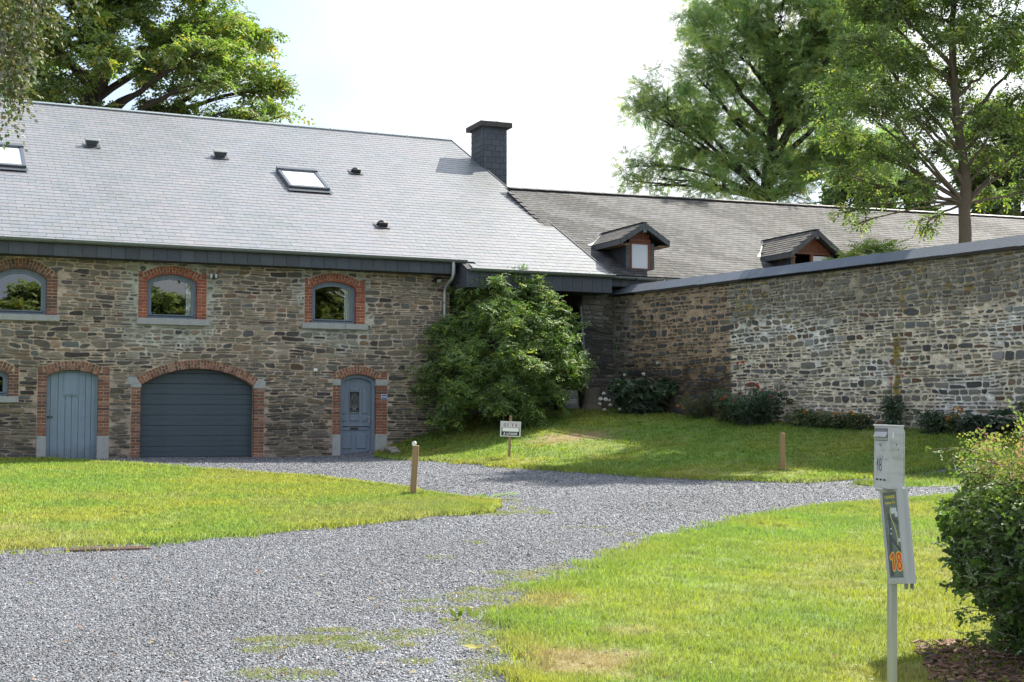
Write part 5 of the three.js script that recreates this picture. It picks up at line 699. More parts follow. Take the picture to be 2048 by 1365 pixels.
{ // birch whose hanging twigs enter the frame at the upper left
  const t = thing('birch_tree', 'birch with pale hanging twigs at the upper left corner', 'tree', [-7.6, G(-7.6, -13.4), -13.4]), R = rng(141), B = V(...t.position.toArray()), wood = [], ls = [[], []];
  wood.push(taper([V(-7.6, -0.4, -13.4), V(-7.5, 3, -13.4), V(-7.3, 6.5, -13.3), V(-7.2, 9, -13.3)].map((p) => p.sub(B)), [0.17, 0.14, 0.09, 0.03], 10));
  const sp = [spray(281, { n: 7, twig: 0.16, len: 0.055, wid: 0.042, droop: 1.6, spread: 0.8 }), spray(282, { n: 6, twig: 0.15, len: 0.05, wid: 0.04, droop: 1.6, spread: 0.8 })];
  const hang = (x, y, z, len) => { const a = V(-7.35, y - 0.4 + R(), -13.3).sub(B), b = V(x, y, z).sub(B), arch = bez(a, a.clone().lerp(b, 0.55).add(V(0, 0.55, 0)), b, 6); wood.push(taper(arch, arch.map((_, i) => mix(0.028, 0.006, i / 6)), 5)); len *= 0.86; const pts = []; for (let i = 0; i <= 8; i++) pts.push(b.clone().add(V(0.16 * Math.sin(i * 0.5 + x * 9) * (i / 8), -len * (i / 8), 0.1 * Math.cos(i * 0.6 + z * 7) * (i / 8)))); wood.push(taper(pts, pts.map((_, i) => mix(0.006, 0.0018, i / 8)), 4)); const n = Math.round(len * 34); for (let i = 0; i < n; i++) { const f = R() * 7.99, j = f | 0, p = pts[j].clone().lerp(pts[j + 1], f - j).add(V(R() - 0.5, R() - 0.5, R() - 0.5).multiplyScalar(0.10)), s = mix(0.7, 1.15, R()), q = R(), c = q < 0.28 ? [0.30, 0.32, 0.24] : q < 0.4 ? [0.24, 0.22, 0.05] : [mix(0.08, 0.16, R()), mix(0.12, 0.18, R()), 0.03]; ls[(R() * 2) | 0].push([new THREE.Matrix4().compose(p, rq(R, 0.9), V(s, s, s)), c]); } };
  for (const [x, y, len] of [[-5.3, 5.6, 1.5], [-5.15, 5.5, 1.2], [-5.05, 5.7, 1.75], [-4.92, 5.5, 1.25], [-4.82, 5.55, 1.55], [-4.72, 5.5, 0.95], [-4.6, 5.6, 0.75], [-5.4, 5.8, 2.1], [-4.9, 5.7, 1.0], [-4.5, 5.55, 0.55], [-4.66, 5.5, 0.45], [-4.35, 5.5, 0.35], [-4.25, 5.48, 0.28], [-5.2, 5.4, 1.5], [-4.75, 5.2, 1.3], [-4.86, 5.1, 1.45], [-5.0, 5.0, 1.2], [-5.6, 5.7, 2], [-5.9, 6, 2], [-6.3, 6.2, 2.2], [-7, 6.5, 2.5], [-8, 6.4, 2.4], [-8.6, 6.0, 2.2], [-7.6, 7.5, 1.6], [-6.6, 7.4, 1.8]]) hang(x, y, -12.9 + (R() - 0.5) * 0.7, len);
  part(t, 'trunk', merged(wood), std({ color: col(0.25, 0.23, 0.20), map: again(tGrain, 4, 4) })); const crown = sub(t, 'crown'); ls.forEach((l, i) => instanced(crown, 'foliage', sp[i], leafMat(1, 1, 1, 0.4, 0.8, 0.8), l, 'stuff'));
}
{ // big shrub at the corner of the house
  const cl = [[-0.9, 4.75, -36, 0.42], [0.1, 4.8, -36, 0.40], [-1.35, 4.25, -36.1, 0.40], [-0.4, 4.3, -35.4, 0.6], [0.6, 4.3, -35.8, 0.55], [-1.45, 3.5, -35.6, 0.6], [-0.4, 3.4, -34.9, 0.8], [0.75, 3.3, -35.3, 0.7], [1.3, 3.75, -35.9, 0.38], [-2.0, 2.6, -35.5, 0.55], [-1.2, 2.5, -34.8, 0.75], [0.1, 2.4, -34.5, 0.85], [1.15, 2.5, -35.3, 0.7], [1.6, 3.05, -35.8, 0.32], [-2.1, 1.7, -35.3, 0.52], [-1.15, 1.6, -34.6, 0.7], [-0.1, 1.4, -34.4, 0.7], [0.85, 1.65, -34.8, 0.6], [1.6, 2.05, -35.5, 0.42], [-1.75, 1.05, -35.0, 0.45], [1.85, 2.65, -35.9, 0.26], [2.1, 2.5, -36, 0.16], [1.75, 3.5, -36, 0.2], [0.25, 5.0, -36, 0.2], [-1.7, 4.55, -36.2, 0.18], [0.5, 1.0, -34.6, 0.45], [-1.9, 3.2, -35.6, 0.48], [1.25, 3.2, -35.4, 0.48], [-0.9, 4.3, -35.6, 0.52], [1.0, 4.05, -35.7, 0.42], [-2.25, 2.2, -35.3, 0.48]];
  const t = thing('garden_shrub', 'big glossy green shrub growing against the right corner of the house', 'shrub', at(-0.2, -35.6));
  plantTree(t, { trunk: [at(-0.2, -35.6), [-0.2, 1.6, -35.5], [-0.1, 2.8, -35.5], [-0.1, 4, -35.7]], rad: 0.10, clusters: cl, dens: 1600, twigs: 18, limbR: 0.5, twigR: 0.005, seed: 151, bark: M.bark, mat: M.leafGloss, start: 0.05, tilt: 0.75, fill: 0.15, flat: 0.9, sprays: [1, 2, 3].map((s) => spray(300 + s, { n: 12, twig: 0.21, len: 0.056, wid: 0.034, droop: 0.35 })), tone: toneOf([0.095, 0.20, 0.034], [0.19, 0.32, 0.044], [0.36, 0.45, 0.07], 0.22) });
  const R = rng(155); for (let i = 0; i < 9; i++) { const b = new THREE.IcosahedronGeometry(0.028, 1); part(t, 'bloom', b, std({ color: col(0.45, 0.10, 0.10) })).position.set(0.7 + R() * 1.1, 1.2 + R() * 1.2, 0.55 + R() * 0.4); }
}
{ // hawthorn hedge at the right edge
  const t = thing('hawthorn_hedge', 'dense clipped hawthorn hedge with sunlit shoots in the right foreground', 'hedge', at(3.7, -8.6)), R = rng(161), B = V(...t.position.toArray()), wood = [], ls = [[], [], []], tip = [];
  const sp = [1, 2, 3].map((s) => spray(320 + s, { n: 6, twig: 0.10, len: 0.042, wid: 0.042, droop: 0.3, lobed: true, spread: 0.7 })), tipS = spray(331, { n: 6, twig: 0.13, len: 0.022, wid: 0.017, droop: -0.1, spread: 0.15 });
  const x0 = 2.68, y0 = B.y, prof = (x, z, y) => 0; const W = 2.6, D = 1.0;
  for (let i = 0; i < 16; i++) { const x = 3.45 + R() * 2.0, z = -8.6 + (R() - 0.5) * 0.8, p = V(x, G(x, z), z).sub(B); const q = [p, p.clone().add(V((R() - 0.5) * 0.1, 0.5, (R() - 0.5) * 0.1)), p.clone().add(V((R() - 0.5) * 0.3, 1.0, (R() - 0.5) * 0.3)), p.clone().add(V((R() - 0.5) * 0.5, 1.35, (R() - 0.5) * 0.5))]; wood.push(taper(q, [0.03, 0.022, 0.014, 0.006], 6)); for (let k = 0; k < 14; k++) { const s = q[0].clone().lerp(q[2], 0.15 + R() * 0.85), e = s.clone().add(V((R() - 0.5) * 0.9, R() * 0.35 - 0.05, (R() - 0.5) * 0.9)); wood.push(taper(bez(s, s.clone().lerp(e, 0.5).add(V(0, 0.05, 0)), e, 3), [0.007, 0.005, 0.0035, 0.002], 4)); } }
  const hedgeTop = (x) => 1.20 + 0.26 * sstep(2.95, 4.0, x) + 0.08 * (fbm(x * 3, 2, 1, 3) - 0.5);
  for (let i = 0; i < 17000; i++) {
    // points on and just under the skin of a rounded box
    const u = R() * 2 - 1, v = R(), w = R() * 2 - 1, f = R(), sh = Math.pow(R(), 1.6) * 0.5; let x, y, z; const hgt = 1.0;
    if (f < 0.34) { x = u; y = 1; z = w; } else if (f < 0.64) { x = -1; y = v; z = w; } else { x = u; y = v; z = 1; }
    let px = x * (1 - sh * 0.5), pz = z * (1 - sh); let py = y * (f < 0.34 ? 1 - sh * 0.6 : 1);
    const rx = Math.abs(px), rz = Math.abs(pz), e = Math.pow(rx, 5) + Math.pow(rz, 4) + Math.pow(Math.abs(py), 6); const k = e > 1 ? Math.pow(e, -1 / 5.5) : 1; px *= k; pz *= k; py *= k;
    const nz = fbm(px * 5 + 5, py * 6, 2, 3) - 0.5, lowIn = 1 - 0.12 * sstep(0.35, 0, py) - 0.06 * Math.sin(py * 6);
    const X = 4.60 + (px * 1.62 + nz * 0.34) * (px < 0 ? lowIn : 1), Z = -8.55 + (pz * 0.72 + (fbm(px * 6, py * 6 + 9, 3, 3) - 0.5) * 0.45) * lowIn, Y = G(X, Z) + 0.10 + py * (hedgeTop(X) - 0.1);
     if (fbm(px * 7 + 3, py * 7 + 1, pz * 5 | 0, 2) < 0.30) continue;
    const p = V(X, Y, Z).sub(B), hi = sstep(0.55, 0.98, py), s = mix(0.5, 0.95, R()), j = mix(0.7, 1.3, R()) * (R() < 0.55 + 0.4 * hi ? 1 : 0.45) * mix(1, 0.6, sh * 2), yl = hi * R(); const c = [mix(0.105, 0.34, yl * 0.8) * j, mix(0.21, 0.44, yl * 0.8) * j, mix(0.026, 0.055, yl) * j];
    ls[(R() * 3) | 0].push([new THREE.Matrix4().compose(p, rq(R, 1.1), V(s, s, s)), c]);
  }
  const shoot = (x, z, h, lx, lz) => { const p = V(x, G(x, z) + hedgeTop(x) - 0.12, z).sub(B), e = p.clone().add(V(lx, h, lz)), c = bez(p, p.clone().lerp(e, 0.5).add(V(-lx * 0.15, h * 0.08, 0)), e, 5); wood.push(taper(c, [0.004, 0.0035, 0.003, 0.0025, 0.002, 0.0012], 4)); const n = Math.round(9 + h * 42); for (let i = 0; i < n; i++) { const f = R() * 4.99, j = f | 0, q = c[j].clone().lerp(c[j + 1], f - j), s = mix(0.7, 1.3, R()), r = R(); tip.push([new THREE.Matrix4().compose(q.add(V(R() - 0.5, R() - 0.5, R() - 0.5).multiplyScalar(0.05)), rq(R, 1.2), V(s, s, s)), r < 0.13 ? [0.36, 0.19, 0.11] : r < 0.5 ? [0.34, 0.36, 0.06] : [0.20, 0.30, 0.045]]); } };
  for (let i = 0; i < 190; i++) shoot(3.02 + R() * 2.3, -8.6 + (R() - 0.5) * 1.1, 0.13 + 0.16 * R(), (R() - 0.6) * 0.14, (R() - 0.5) * 0.12);
  for (const [x, z, h, lx] of [[3.2, -8.4, 0.36, -0.30], [3.25, -8.5, 0.32, -0.16], [3.3, -8.6, 0.52, 0.02], [3.38, -8.45, 0.44, 0.01], [3.5, -8.5, 0.36, 0.05], [3.6, -8.6, 0.45, 0.03], [3.75, -8.5, 0.40, 0.05], [3.1, -8.5, 0.20, -0.24], [3.2, -8.3, 0.28, -0.16], [3.55, -8.4, 0.5, 0.06]]) shoot(x, z, h, lx, 0);
  for (const [y, z, l] of [[0.45, -8.2, 0.26], [0.62, -8.3, 0.18], [0.98, -8.2, 0.24], [0.30, -8.3, 0.2], [0.78, -8.1, 0.22], [1.1, -8.4, 0.2], [0.52, -8.1, 0.3], [0.87, -8.3, 0.16], [0.38, -8.1, 0.16], [0.7, -8.2, 0.25], [1.2, -8.4, 0.24], [0.25, -8.1, 0.3], [0.6, -8.0, 0.34], [0.82, -8.15, 0.32], [1.05, -8.2, 0.3], [1.28, -8.3, 0.3], [1.15, -8.1, 0.18], [0.95, -8.5, 0.26], [0.5, -8.5, 0.3], [0.35, -8.45, 0.26], [0.18, -8.2, 0.2], [0.75, -8.6, 0.3], [1.33, -8.5, 0.36]]) { const p = V(3.05, B.y + y, z).sub(B), e = p.clone().add(V(-l - 0.05, 0.05 * R(), 0.02)); wood.push(taper([p, p.clone().lerp(e, 0.5).add(V(0, 0.03, 0)), e], [0.004, 0.003, 0.0015], 4)); for (let i = 0; i < 9; i++) ls[i % 3].push([new THREE.Matrix4().compose(p.clone().lerp(e, 0.1 + 0.9 * R()), rq(R, 1), V(0.55, 0.55, 0.55)), [0.12, 0.21, 0.03]]); }
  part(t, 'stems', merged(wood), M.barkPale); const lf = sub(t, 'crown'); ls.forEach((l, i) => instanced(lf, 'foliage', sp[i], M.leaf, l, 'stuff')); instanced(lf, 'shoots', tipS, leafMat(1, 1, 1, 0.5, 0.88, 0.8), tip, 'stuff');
}
{ // sumac whose fronds look over the coping
  const t = thing('sumac_shrub', 'bright green sumac fronds showing above the wall coping', 'shrub', at(9.1, -33.6)), cl = [[8.2, 4.85, -33.4, 0.34], [8.6, 5.05, -33.4, 0.36], [9.1, 5.2, -33.4, 0.38], [9.6, 5.2, -33.5, 0.34], [9.0, 5.35, -33.5, 0.24], [8.95, 4.9, -33.6, 0.4], [9.6, 5.0, -33.6, 0.4], [8.4, 4.7, -33.6, 0.36], [9.4, 4.6, -33.6, 0.4]];
  plantTree(t, { trunk: [at(9.1, -33.6), [9.1, 2.5, -33.7], [9.1, 4.4, -33.8]], rad: 0.06, clusters: cl, dens: 420, twigs: 8, limbR: 0.8, twigR: 0.008, seed: 171, bark: M.bark, mat: M.leaf, tilt: 0.5, start: 0.3, sprays: [spray(341, { n: 3, twig: 0.12, len: 0.125, wid: 0.036, droop: 0.15, pinnate: true })], tone: toneOf([0.18, 0.33, 0.03], [0.28, 0.40, 0.045], [0.36, 0.40, 0.06], 0.2) });
}
// bed along the garden wall. w: metres along the wall, o: metres out from it
const bed = (w, o) => { const x = WA[0] + WD[0] * w - 0.8254 * o, z = WA[1] + WD[1] * w + 0.5646 * o; return at(x, z); };
const rosette = (r, petals, seed) => { const R = rng(seed), a = { pos: [], nor: [], idx: [] }; for (let k = 0; k < 3; k++) for (let i = 0; i < petals; i++) { const q = ((i + k * 0.5) / petals) * 6.283, el = 0.15 + k * 0.5; leafInto(a, V(0, k * r * 0.12, 0), V(Math.cos(q) * Math.cos(el), Math.sin(el), Math.sin(q) * Math.cos(el)), V(-Math.cos(q) * Math.sin(el), Math.cos(el), -Math.sin(q) * Math.sin(el)), r * (1 - k * 0.12), r * 0.75); } return geoOf(a); };
function bedPlant(name, label, cat, w, o, { h, wd, n, sprays, mat, tone, blooms = [], bloomR = 0.05, bloomCols, seed, group, up = 1 }) {
  const t = thing(name, label, cat, bed(w, o), 0, group), R = rng(seed), wood = [], list = [];
  const S = Math.max(4, Math.round(wd * 14)); for (let i = 0; i < S; i++) { const a = R() * 6.283, r = wd * 0.5 * Math.sqrt(R()), e = V(Math.cos(a) * r, h * mix(0.6, 1, R()), Math.sin(a) * r); const c = bez(V(e.x * 0.3, 0, e.z * 0.3), V(e.x * 0.5, e.y * 0.6, e.z * 0.5), e, 4); wood.push(taper(c, [0.010, 0.009, 0.007, 0.005, 0.003], 4)); for (let k = 0; k < n / S; k++) { const f = Math.pow(R(), 0.8) * 3.99, j = f | 0, p = c[j].clone().lerp(c[j + 1], f - j).add(V(R() - 0.5, (R() - 0.5) * 0.6, R() - 0.5).multiplyScalar(0.16 * Math.min(1, wd))), s = mix(0.7, 1.25, R()); list.push([new THREE.Matrix4().compose(p, rq(R, 0.8 * up), V(s, s, s)), tone(R, p, R())]); } }
  for (const [x, y, z] of blooms) wood.push(taper([V(x * 0.7, y * 0.5, z * 0.7), V(x * 0.9, y * 0.8, z * 0.9), V(x, y, z)], [0.006, 0.005, 0.004], 4));
  part(t, 'stems', merged(wood), M.stemGreen ??= std({ color: col(0.06, 0.09, 0.03) })); instanced(t, 'foliage', sprays, mat, list, 'stuff');
  blooms.forEach(([x, y, z], i) => { const b = part(t, 'bloom', t.userData.__b ??= rosette(bloomR, 8, seed), bloomCols[i % bloomCols.length]); b.position.set(x, y, z); b.rotation.set(0.9 * R(), R() * 6, -0.5 + R()); b.scale.setScalar(mix(0.75, 1.2, R())); }); delete t.userData.__b;
  return t;
}
const flower = (r, g, b) => leafMat(r, g, b, 0.3, 0.7);
const broad = spray(361, { n: 5, twig: 0.16, len: 0.16, wid: 0.13, droop: 0.35 }), small = spray(362, { n: 8, twig: 0.13, len: 0.06, wid: 0.036, droop: 0.25 }), fine = spray(363, { n: 10, twig: 0.10, len: 0.05, wid: 0.014, droop: -0.1 });
const dk = toneOf([0.038, 0.090, 0.036], [0.062, 0.13, 0.045], [0.11, 0.17, 0.035], 0.06), mg = toneOf([0.065, 0.12, 0.03], [0.105, 0.165, 0.035], [0.22, 0.22, 0.05], 0.2);
{ // where px maps: w runs 0.5 (pier corner) to 13.5 (right edge)
  const wh = [flower(0.75, 0.75, 0.70)];
  bedPlant('hollyhock', 'dark leafy hollyhock clump with round white blooms beside the tree stump', 'flowering plant', 2.25, 0.65, { h: 0.98, wd: 1.9, n: 720, sprays: broad, mat: M.leaf, tone: dk, seed: 401, bloomR: 0.062, bloomCols: wh, blooms: [[-1.15, 0.42, 0.45], [-1.02, 0.40, 0.5], [-0.92, 0.36, 0.55], [-1.18, 0.28, 0.5], [-0.90, 0.24, 0.6], [-1.06, 0.12, 0.62], [-0.66, 0.12, 0.8], [-0.66, 0.80, 0.55], [0.0, 1.08, 0.45], [0.42, 1.38, 0.15], [-0.5, 1.06, 0.35], [-1.06, 0.56, 0.4]] });
  const spike = bedPlant('hollyhock', 'tall pale green hollyhock spire leaning against the dark wall corner', 'flowering plant', 1.35, 0.45, { h: 1.1, wd: 0.3, n: 60, sprays: small, mat: M.leaf, tone: mg, seed: 402, blooms: [], bloomCols: wh }); { const R = rng(403), l = [], w = []; const c = bez(V(0, 0.8, 0), V(-0.1, 1.5, 0), V(-0.42, 2.05, 0), 8); w.push(taper(c, c.map((_, i) => 0.011 - 0.001 * i), 5)); for (let i = 0; i < 46; i++) { const f = R() * 7.99, j = f | 0, s = mix(0.4, 0.75, R()); l.push([new THREE.Matrix4().compose(c[j].clone().lerp(c[j + 1], f - j), rq(R, 0.8), V(s, s, s)), [0.13, 0.19, 0.06]]); } part(spike, 'spire', merged(w), M.stemGreen); instanced(spike, 'buds', small, M.leaf, l, 'stuff'); }
  bedPlant('weedy_clump', 'thin yellowing weeds against the dark part of the wall', 'weeds', 4.15, 0.35, { h: 0.75, wd: 1.5, n: 430, sprays: fine, mat: M.leaf, tone: toneOf([0.09, 0.10, 0.03], [0.15, 0.13, 0.05], [0.10, 0.14, 0.04], 0.3), seed: 404, blooms: [[-0.55, 0.35, 0.2], [-0.4, 0.28, 0.25]], bloomR: 0.05, bloomCols: [flower(0.5, 0.25, 0.05)] });
  const rose = [flower(0.60, 0.09, 0.035), flower(0.62, 0.14, 0.06), flower(0.55, 0.05, 0.03), flower(0.70, 0.36, 0.27)];
  bedPlant('rose_bush', 'rounded rose bush with scattered coral red blooms below the pale wall', 'rose bush', 6.3, 0.55, { h: 0.9, wd: 2.2, n: 1400, sprays: small, mat: M.leaf, tone: dk, seed: 405, bloomR: 0.058, bloomCols: rose, blooms: [[-0.80, 0.62, 0.5], [-0.70, 0.68, 0.45], [-0.5, 0.6, 0.5], [-0.2, 0.9, 0.4], [-0.05, 1.02, 0.3], [0.10, 1.0, 0.3], [0.12, 0.93, 0.3], [0.2, 0.86, 0.35], [-0.35, 1.5, 0.1], [-0.2, 1.55, 0.05], [0.4, 0.68, 0.45], [0.6, 0.86, 0.3], [0.85, 0.55, 0.4], [1.0, 0.75, 0.2], [0.75, 1.25, 0.0], [1.35, 0.9, 0.0]] });
  bedPlant('rose_bush', 'small yellowing rose beside the left end of the coral rose bush', 'rose bush', 5.35, 0.5, { h: 0.6, wd: 0.6, n: 150, sprays: small, mat: M.leaf, tone: toneOf([0.09, 0.12, 0.03], [0.15, 0.16, 0.04], [0.25, 0.2, 0.05], 0.2), seed: 406, blooms: [[0.1, 0.5, 0.3], [0.2, 0.56, 0.3], [0.32, 0.72, 0.2]], bloomR: 0.06, bloomCols: rose });
  const org = [flower(0.75, 0.30, 0.01), flower(0.78, 0.42, 0.02), flower(0.75, 0.22, 0.01)];
  ['marigold clump right beside the rose bush, mostly yellow leaves', 'marigold clump second from the rose bush with small yellow heads', 'marigold clump third from the rose bush at the foot of the wall', 'marigold clump fourth from the rose bush with bright orange heads', 'marigold clump fifth from the rose bush, beside the tall pink rose'].forEach((label, i) => { const R = rng(410 + i); bedPlant('marigold', label, 'marigolds', 7.75 + i * 0.47, 0.42, { h: 0.42, wd: 0.66, n: 330, sprays: small, mat: M.leaf, tone: mg, seed: 420 + i, group: 'marigolds along the garden wall', bloomR: 0.036, bloomCols: org, blooms: Array.from({ length: [3, 3, 4, 7, 8][i] }, () => [(R() - 0.5) * 0.5, 0.26 + R() * 0.16, 0.05 + R() * 0.2]) }); });
  bedPlant('pink_rose', 'tall dark rose bush with a few pale pink blooms against the wall', 'rose bush', 10.45, 0.38, { h: 0.95, wd: 0.5, n: 330, sprays: small, mat: M.leaf, tone: dk, seed: 430, bloomR: 0.06, bloomCols: [flower(0.65, 0.35, 0.30)], blooms: [[0.02, 1.17, 0.05], [0.0, 1.05, 0.1], [0.28, 1.24, 0.0]] });
  bedPlant('low_shrub', 'low dark green shrub at the wall foot right of the pink rose', 'shrub', 11.65, 0.4, { h: 0.5, wd: 0.85, n: 420, sprays: small, mat: M.leaf, tone: dk, seed: 431 });
  bedPlant('coneflower', 'small clump of yellow flowers between the low shrubs at the wall', 'flowering plant', 12.2, 0.4, { h: 0.5, wd: 0.55, n: 170, sprays: small, mat: M.leaf, tone: mg, seed: 432, bloomR: 0.038, bloomCols: org, blooms: [[-0.1, 0.52, 0.1], [0.0, 0.57, 0.1], [0.1, 0.55, 0.05], [0.02, 0.46, 0.2], [-0.05, 0.42, 0.2], [0.25, 0.3, 0.2], [-0.25, 0.35, 0.2]] });
  bedPlant('low_shrub', 'broad bluish leafy shrub at the wall foot behind the hedge', 'shrub', 12.95, 0.45, { h: 0.45, wd: 0.9, n: 260, sprays: broad, mat: M.leaf, tone: toneOf([0.035, 0.075, 0.045], [0.05, 0.10, 0.055], [0.08, 0.12, 0.05], 0.06), seed: 433 });
  bedPlant('low_shrub', 'dark shrub at the wall near the right edge, behind the hedge shoots', 'shrub', 14.0, 0.4, { h: 0.95, wd: 0.8, n: 330, sprays: small, mat: M.leaf, tone: dk, seed: 434 });
}
{ // dock weed at the tip of the left lawn, and leaf litter
  const t = thing('dock_weed', 'broad leaved dock plant sprawling on the gravel at the lawn tip', 'weed', at(-0.35, -21.0)), a = { pos: [], nor: [], idx: [] }; for (const [x, z, q, l] of [[0.1, 0, 0.2, 0.34], [0, 0.05, -0.5, 0.28], [-0.1, 0, 2.6, 0.25], [0.05, 0.1, 1.0, 0.22], [-0.15, 0.05, -1.6, 0.2], [0.25, -0.05, 0.5, 0.3], [-0.05, 0.12, 1.9, 0.24]]) leafInto(a, V(x, 0.04, z), V(Math.cos(q), 0.32, Math.sin(q)), V(-0.2, 1, 0.1), l, l * 0.45); part(t, 'leaves', geoOf(a), leafMat(0.17, 0.30, 0.05, 0.5, 0.85));
  const w2 = thing('dock_weed', 'young dock leaves on the gravel edge in the right foreground', 'weed', at(-0.42, -10.15)), b = { pos: [], nor: [], idx: [] }; for (const [x, z, q, l] of [[0, 0, 0.6, 0.12], [0, 0.02, 2.4, 0.11], [0.02, 0, 1.4, 0.10], [0.12, 0.02, 0.2, 0.10], [0.12, 0.0, 2.0, 0.11]]) leafInto(b, V(x, 0.02, z), V(Math.cos(q) * 0.6, 0.7, Math.sin(q) * 0.4), V(0, 0.5, 1), l, l * 0.4); part(w2, 'leaves', geoOf(b), leafMat(0.2, 0.28, 0.05, 0.5, 0.85));
  const w3 = thing('dock_weed', 'yellowed dock leaves lying on the gravel near the bottom edge', 'weed', at(-0.18, -8.95)), d = { pos: [], nor: [], idx: [] }; for (const [x, z, q, l] of [[0, 0, 0.3, 0.13], [-0.03, 0.02, 2.8, 0.14], [0.02, 0, 1.2, 0.10], [-0.1, 0.03, -0.4, 0.12]]) leafInto(d, V(x, 0.025, z), V(Math.cos(q), 0.25, Math.sin(q) * 0.6), V(0, 1, 0.4), l, l * 0.4); part(w3, 'leaves', geoOf(d), leafMat(0.3, 0.28, 0.05, 0.4, 0.85));
}
// trees across the road, behind the photographer: the windows mirror them
for (const [label, x, z, h, seed, rad] of [['low broad tree across the road mirrored in the left window', 21, 30, 10.2, 501, 4.6], ['tall tree across the road mirrored in the middle window', 35, 29, 13.5, 502, 5.2], ['dense tree across the road mirrored in the right window', 51, 29, 16, 503, 7.5], ['small tree across the road between the mirrored ones', 28, 33, 8.5, 504, 4.5], ['second small tree across the road beside the dense one', 43, 32, 10.5, 505, 4.5], ['tree across the road opposite the drive', 9, 31, 9.5, 506, 4.5]]) {
  const t = thing('roadside_tree', label, 'tree', at(x, z), 0, 'trees across the road behind the viewer'), R = rng(seed), cl = []; for (let i = 0; i < 26; i++) { const a = R() * 6.283, r = rad * Math.sqrt(R()); cl.push([x + Math.cos(a) * r, h * mix(0.18, 0.85, R()), z + Math.sin(a) * r * 0.7, 1.9]); } cl.push([x, h * 0.9, z, 2]);
  plantTree(t, { trunk: [[x, -1, z], [x + 0.1, h * 0.4, z], [x, h * 0.85, z]], rad: 0.35, clusters: cl, dens: 75, twigs: 5, limbR: 0.3, twigR: 0.03, seed: seed + 50, bark: M.bark, mat: M.leaf, sprays: [spray(520 + seed, { n: 10, twig: 0.6, len: 0.26, wid: 0.2, droop: 0.3 })], tone: toneOf([0.22, 0.32, 0.07], [0.32, 0.42, 0.09], [0.42, 0.45, 0.1], 0.15) });
}

// ---------------------------------------------------------------- posts, sign, letterbox and small things
{ // stump at the pier
  const t = thing('tree_stump', 'grey mossy tree stump standing between the stone pier and hollyhocks', 'tree stump', bed(0.42, 0.95)), pts = [], rows = [[0, 0.36], [0.06, 0.28], [0.2, 0.24], [0.45, 0.225], [0.62, 0.23]], seg = 22, pos = [], uv = [], idx = []; rows.forEach(([y, r], j) => { for (let i = 0; i <= seg; i++) { const a = (i / seg) * 6.2832, k = r * (1 + 0.16 * (fbm(Math.cos(a) * 2 + 5, Math.sin(a) * 2 + 5, j * 0.3, 3) - 0.5) + (j === 0 ? 0.25 * Math.max(0, Math.sin(a * 4)) : 0)); pos.push(Math.cos(a) * k, y + (j === 4 ? 0.02 * Math.sin(a * 2) : 0), Math.sin(a) * k); uv.push((i / seg) * 1.6, y); } }); for (let j = 0; j < 4; j++) for (let i = 0; i < seg; i++) { const a = j * (seg + 1) + i, b = a + seg + 1; idx.push(a, b, a + 1, a + 1, b, b + 1); } const g = new THREE.BufferGeometry(); g.setAttribute('position', new THREE.Float32BufferAttribute(pos, 3)); g.setAttribute('uv', new THREE.Float32BufferAttribute(uv, 2)); g.setIndex(idx); g.computeVertexNormals(); part(t, 'bark', g, std({ color: col(0.21, 0.185, 0.15), map: again(tGrain, 4, 4), bumpMap: again(tNoise, 8, 2), bumpScale: 0.03 })); const top = new THREE.CircleGeometry(0.222, 22); top.rotateX(-Math.PI / 2); top.translate(0, 0.622, 0); part(t, 'cut_face', top, M.cutWood);
}
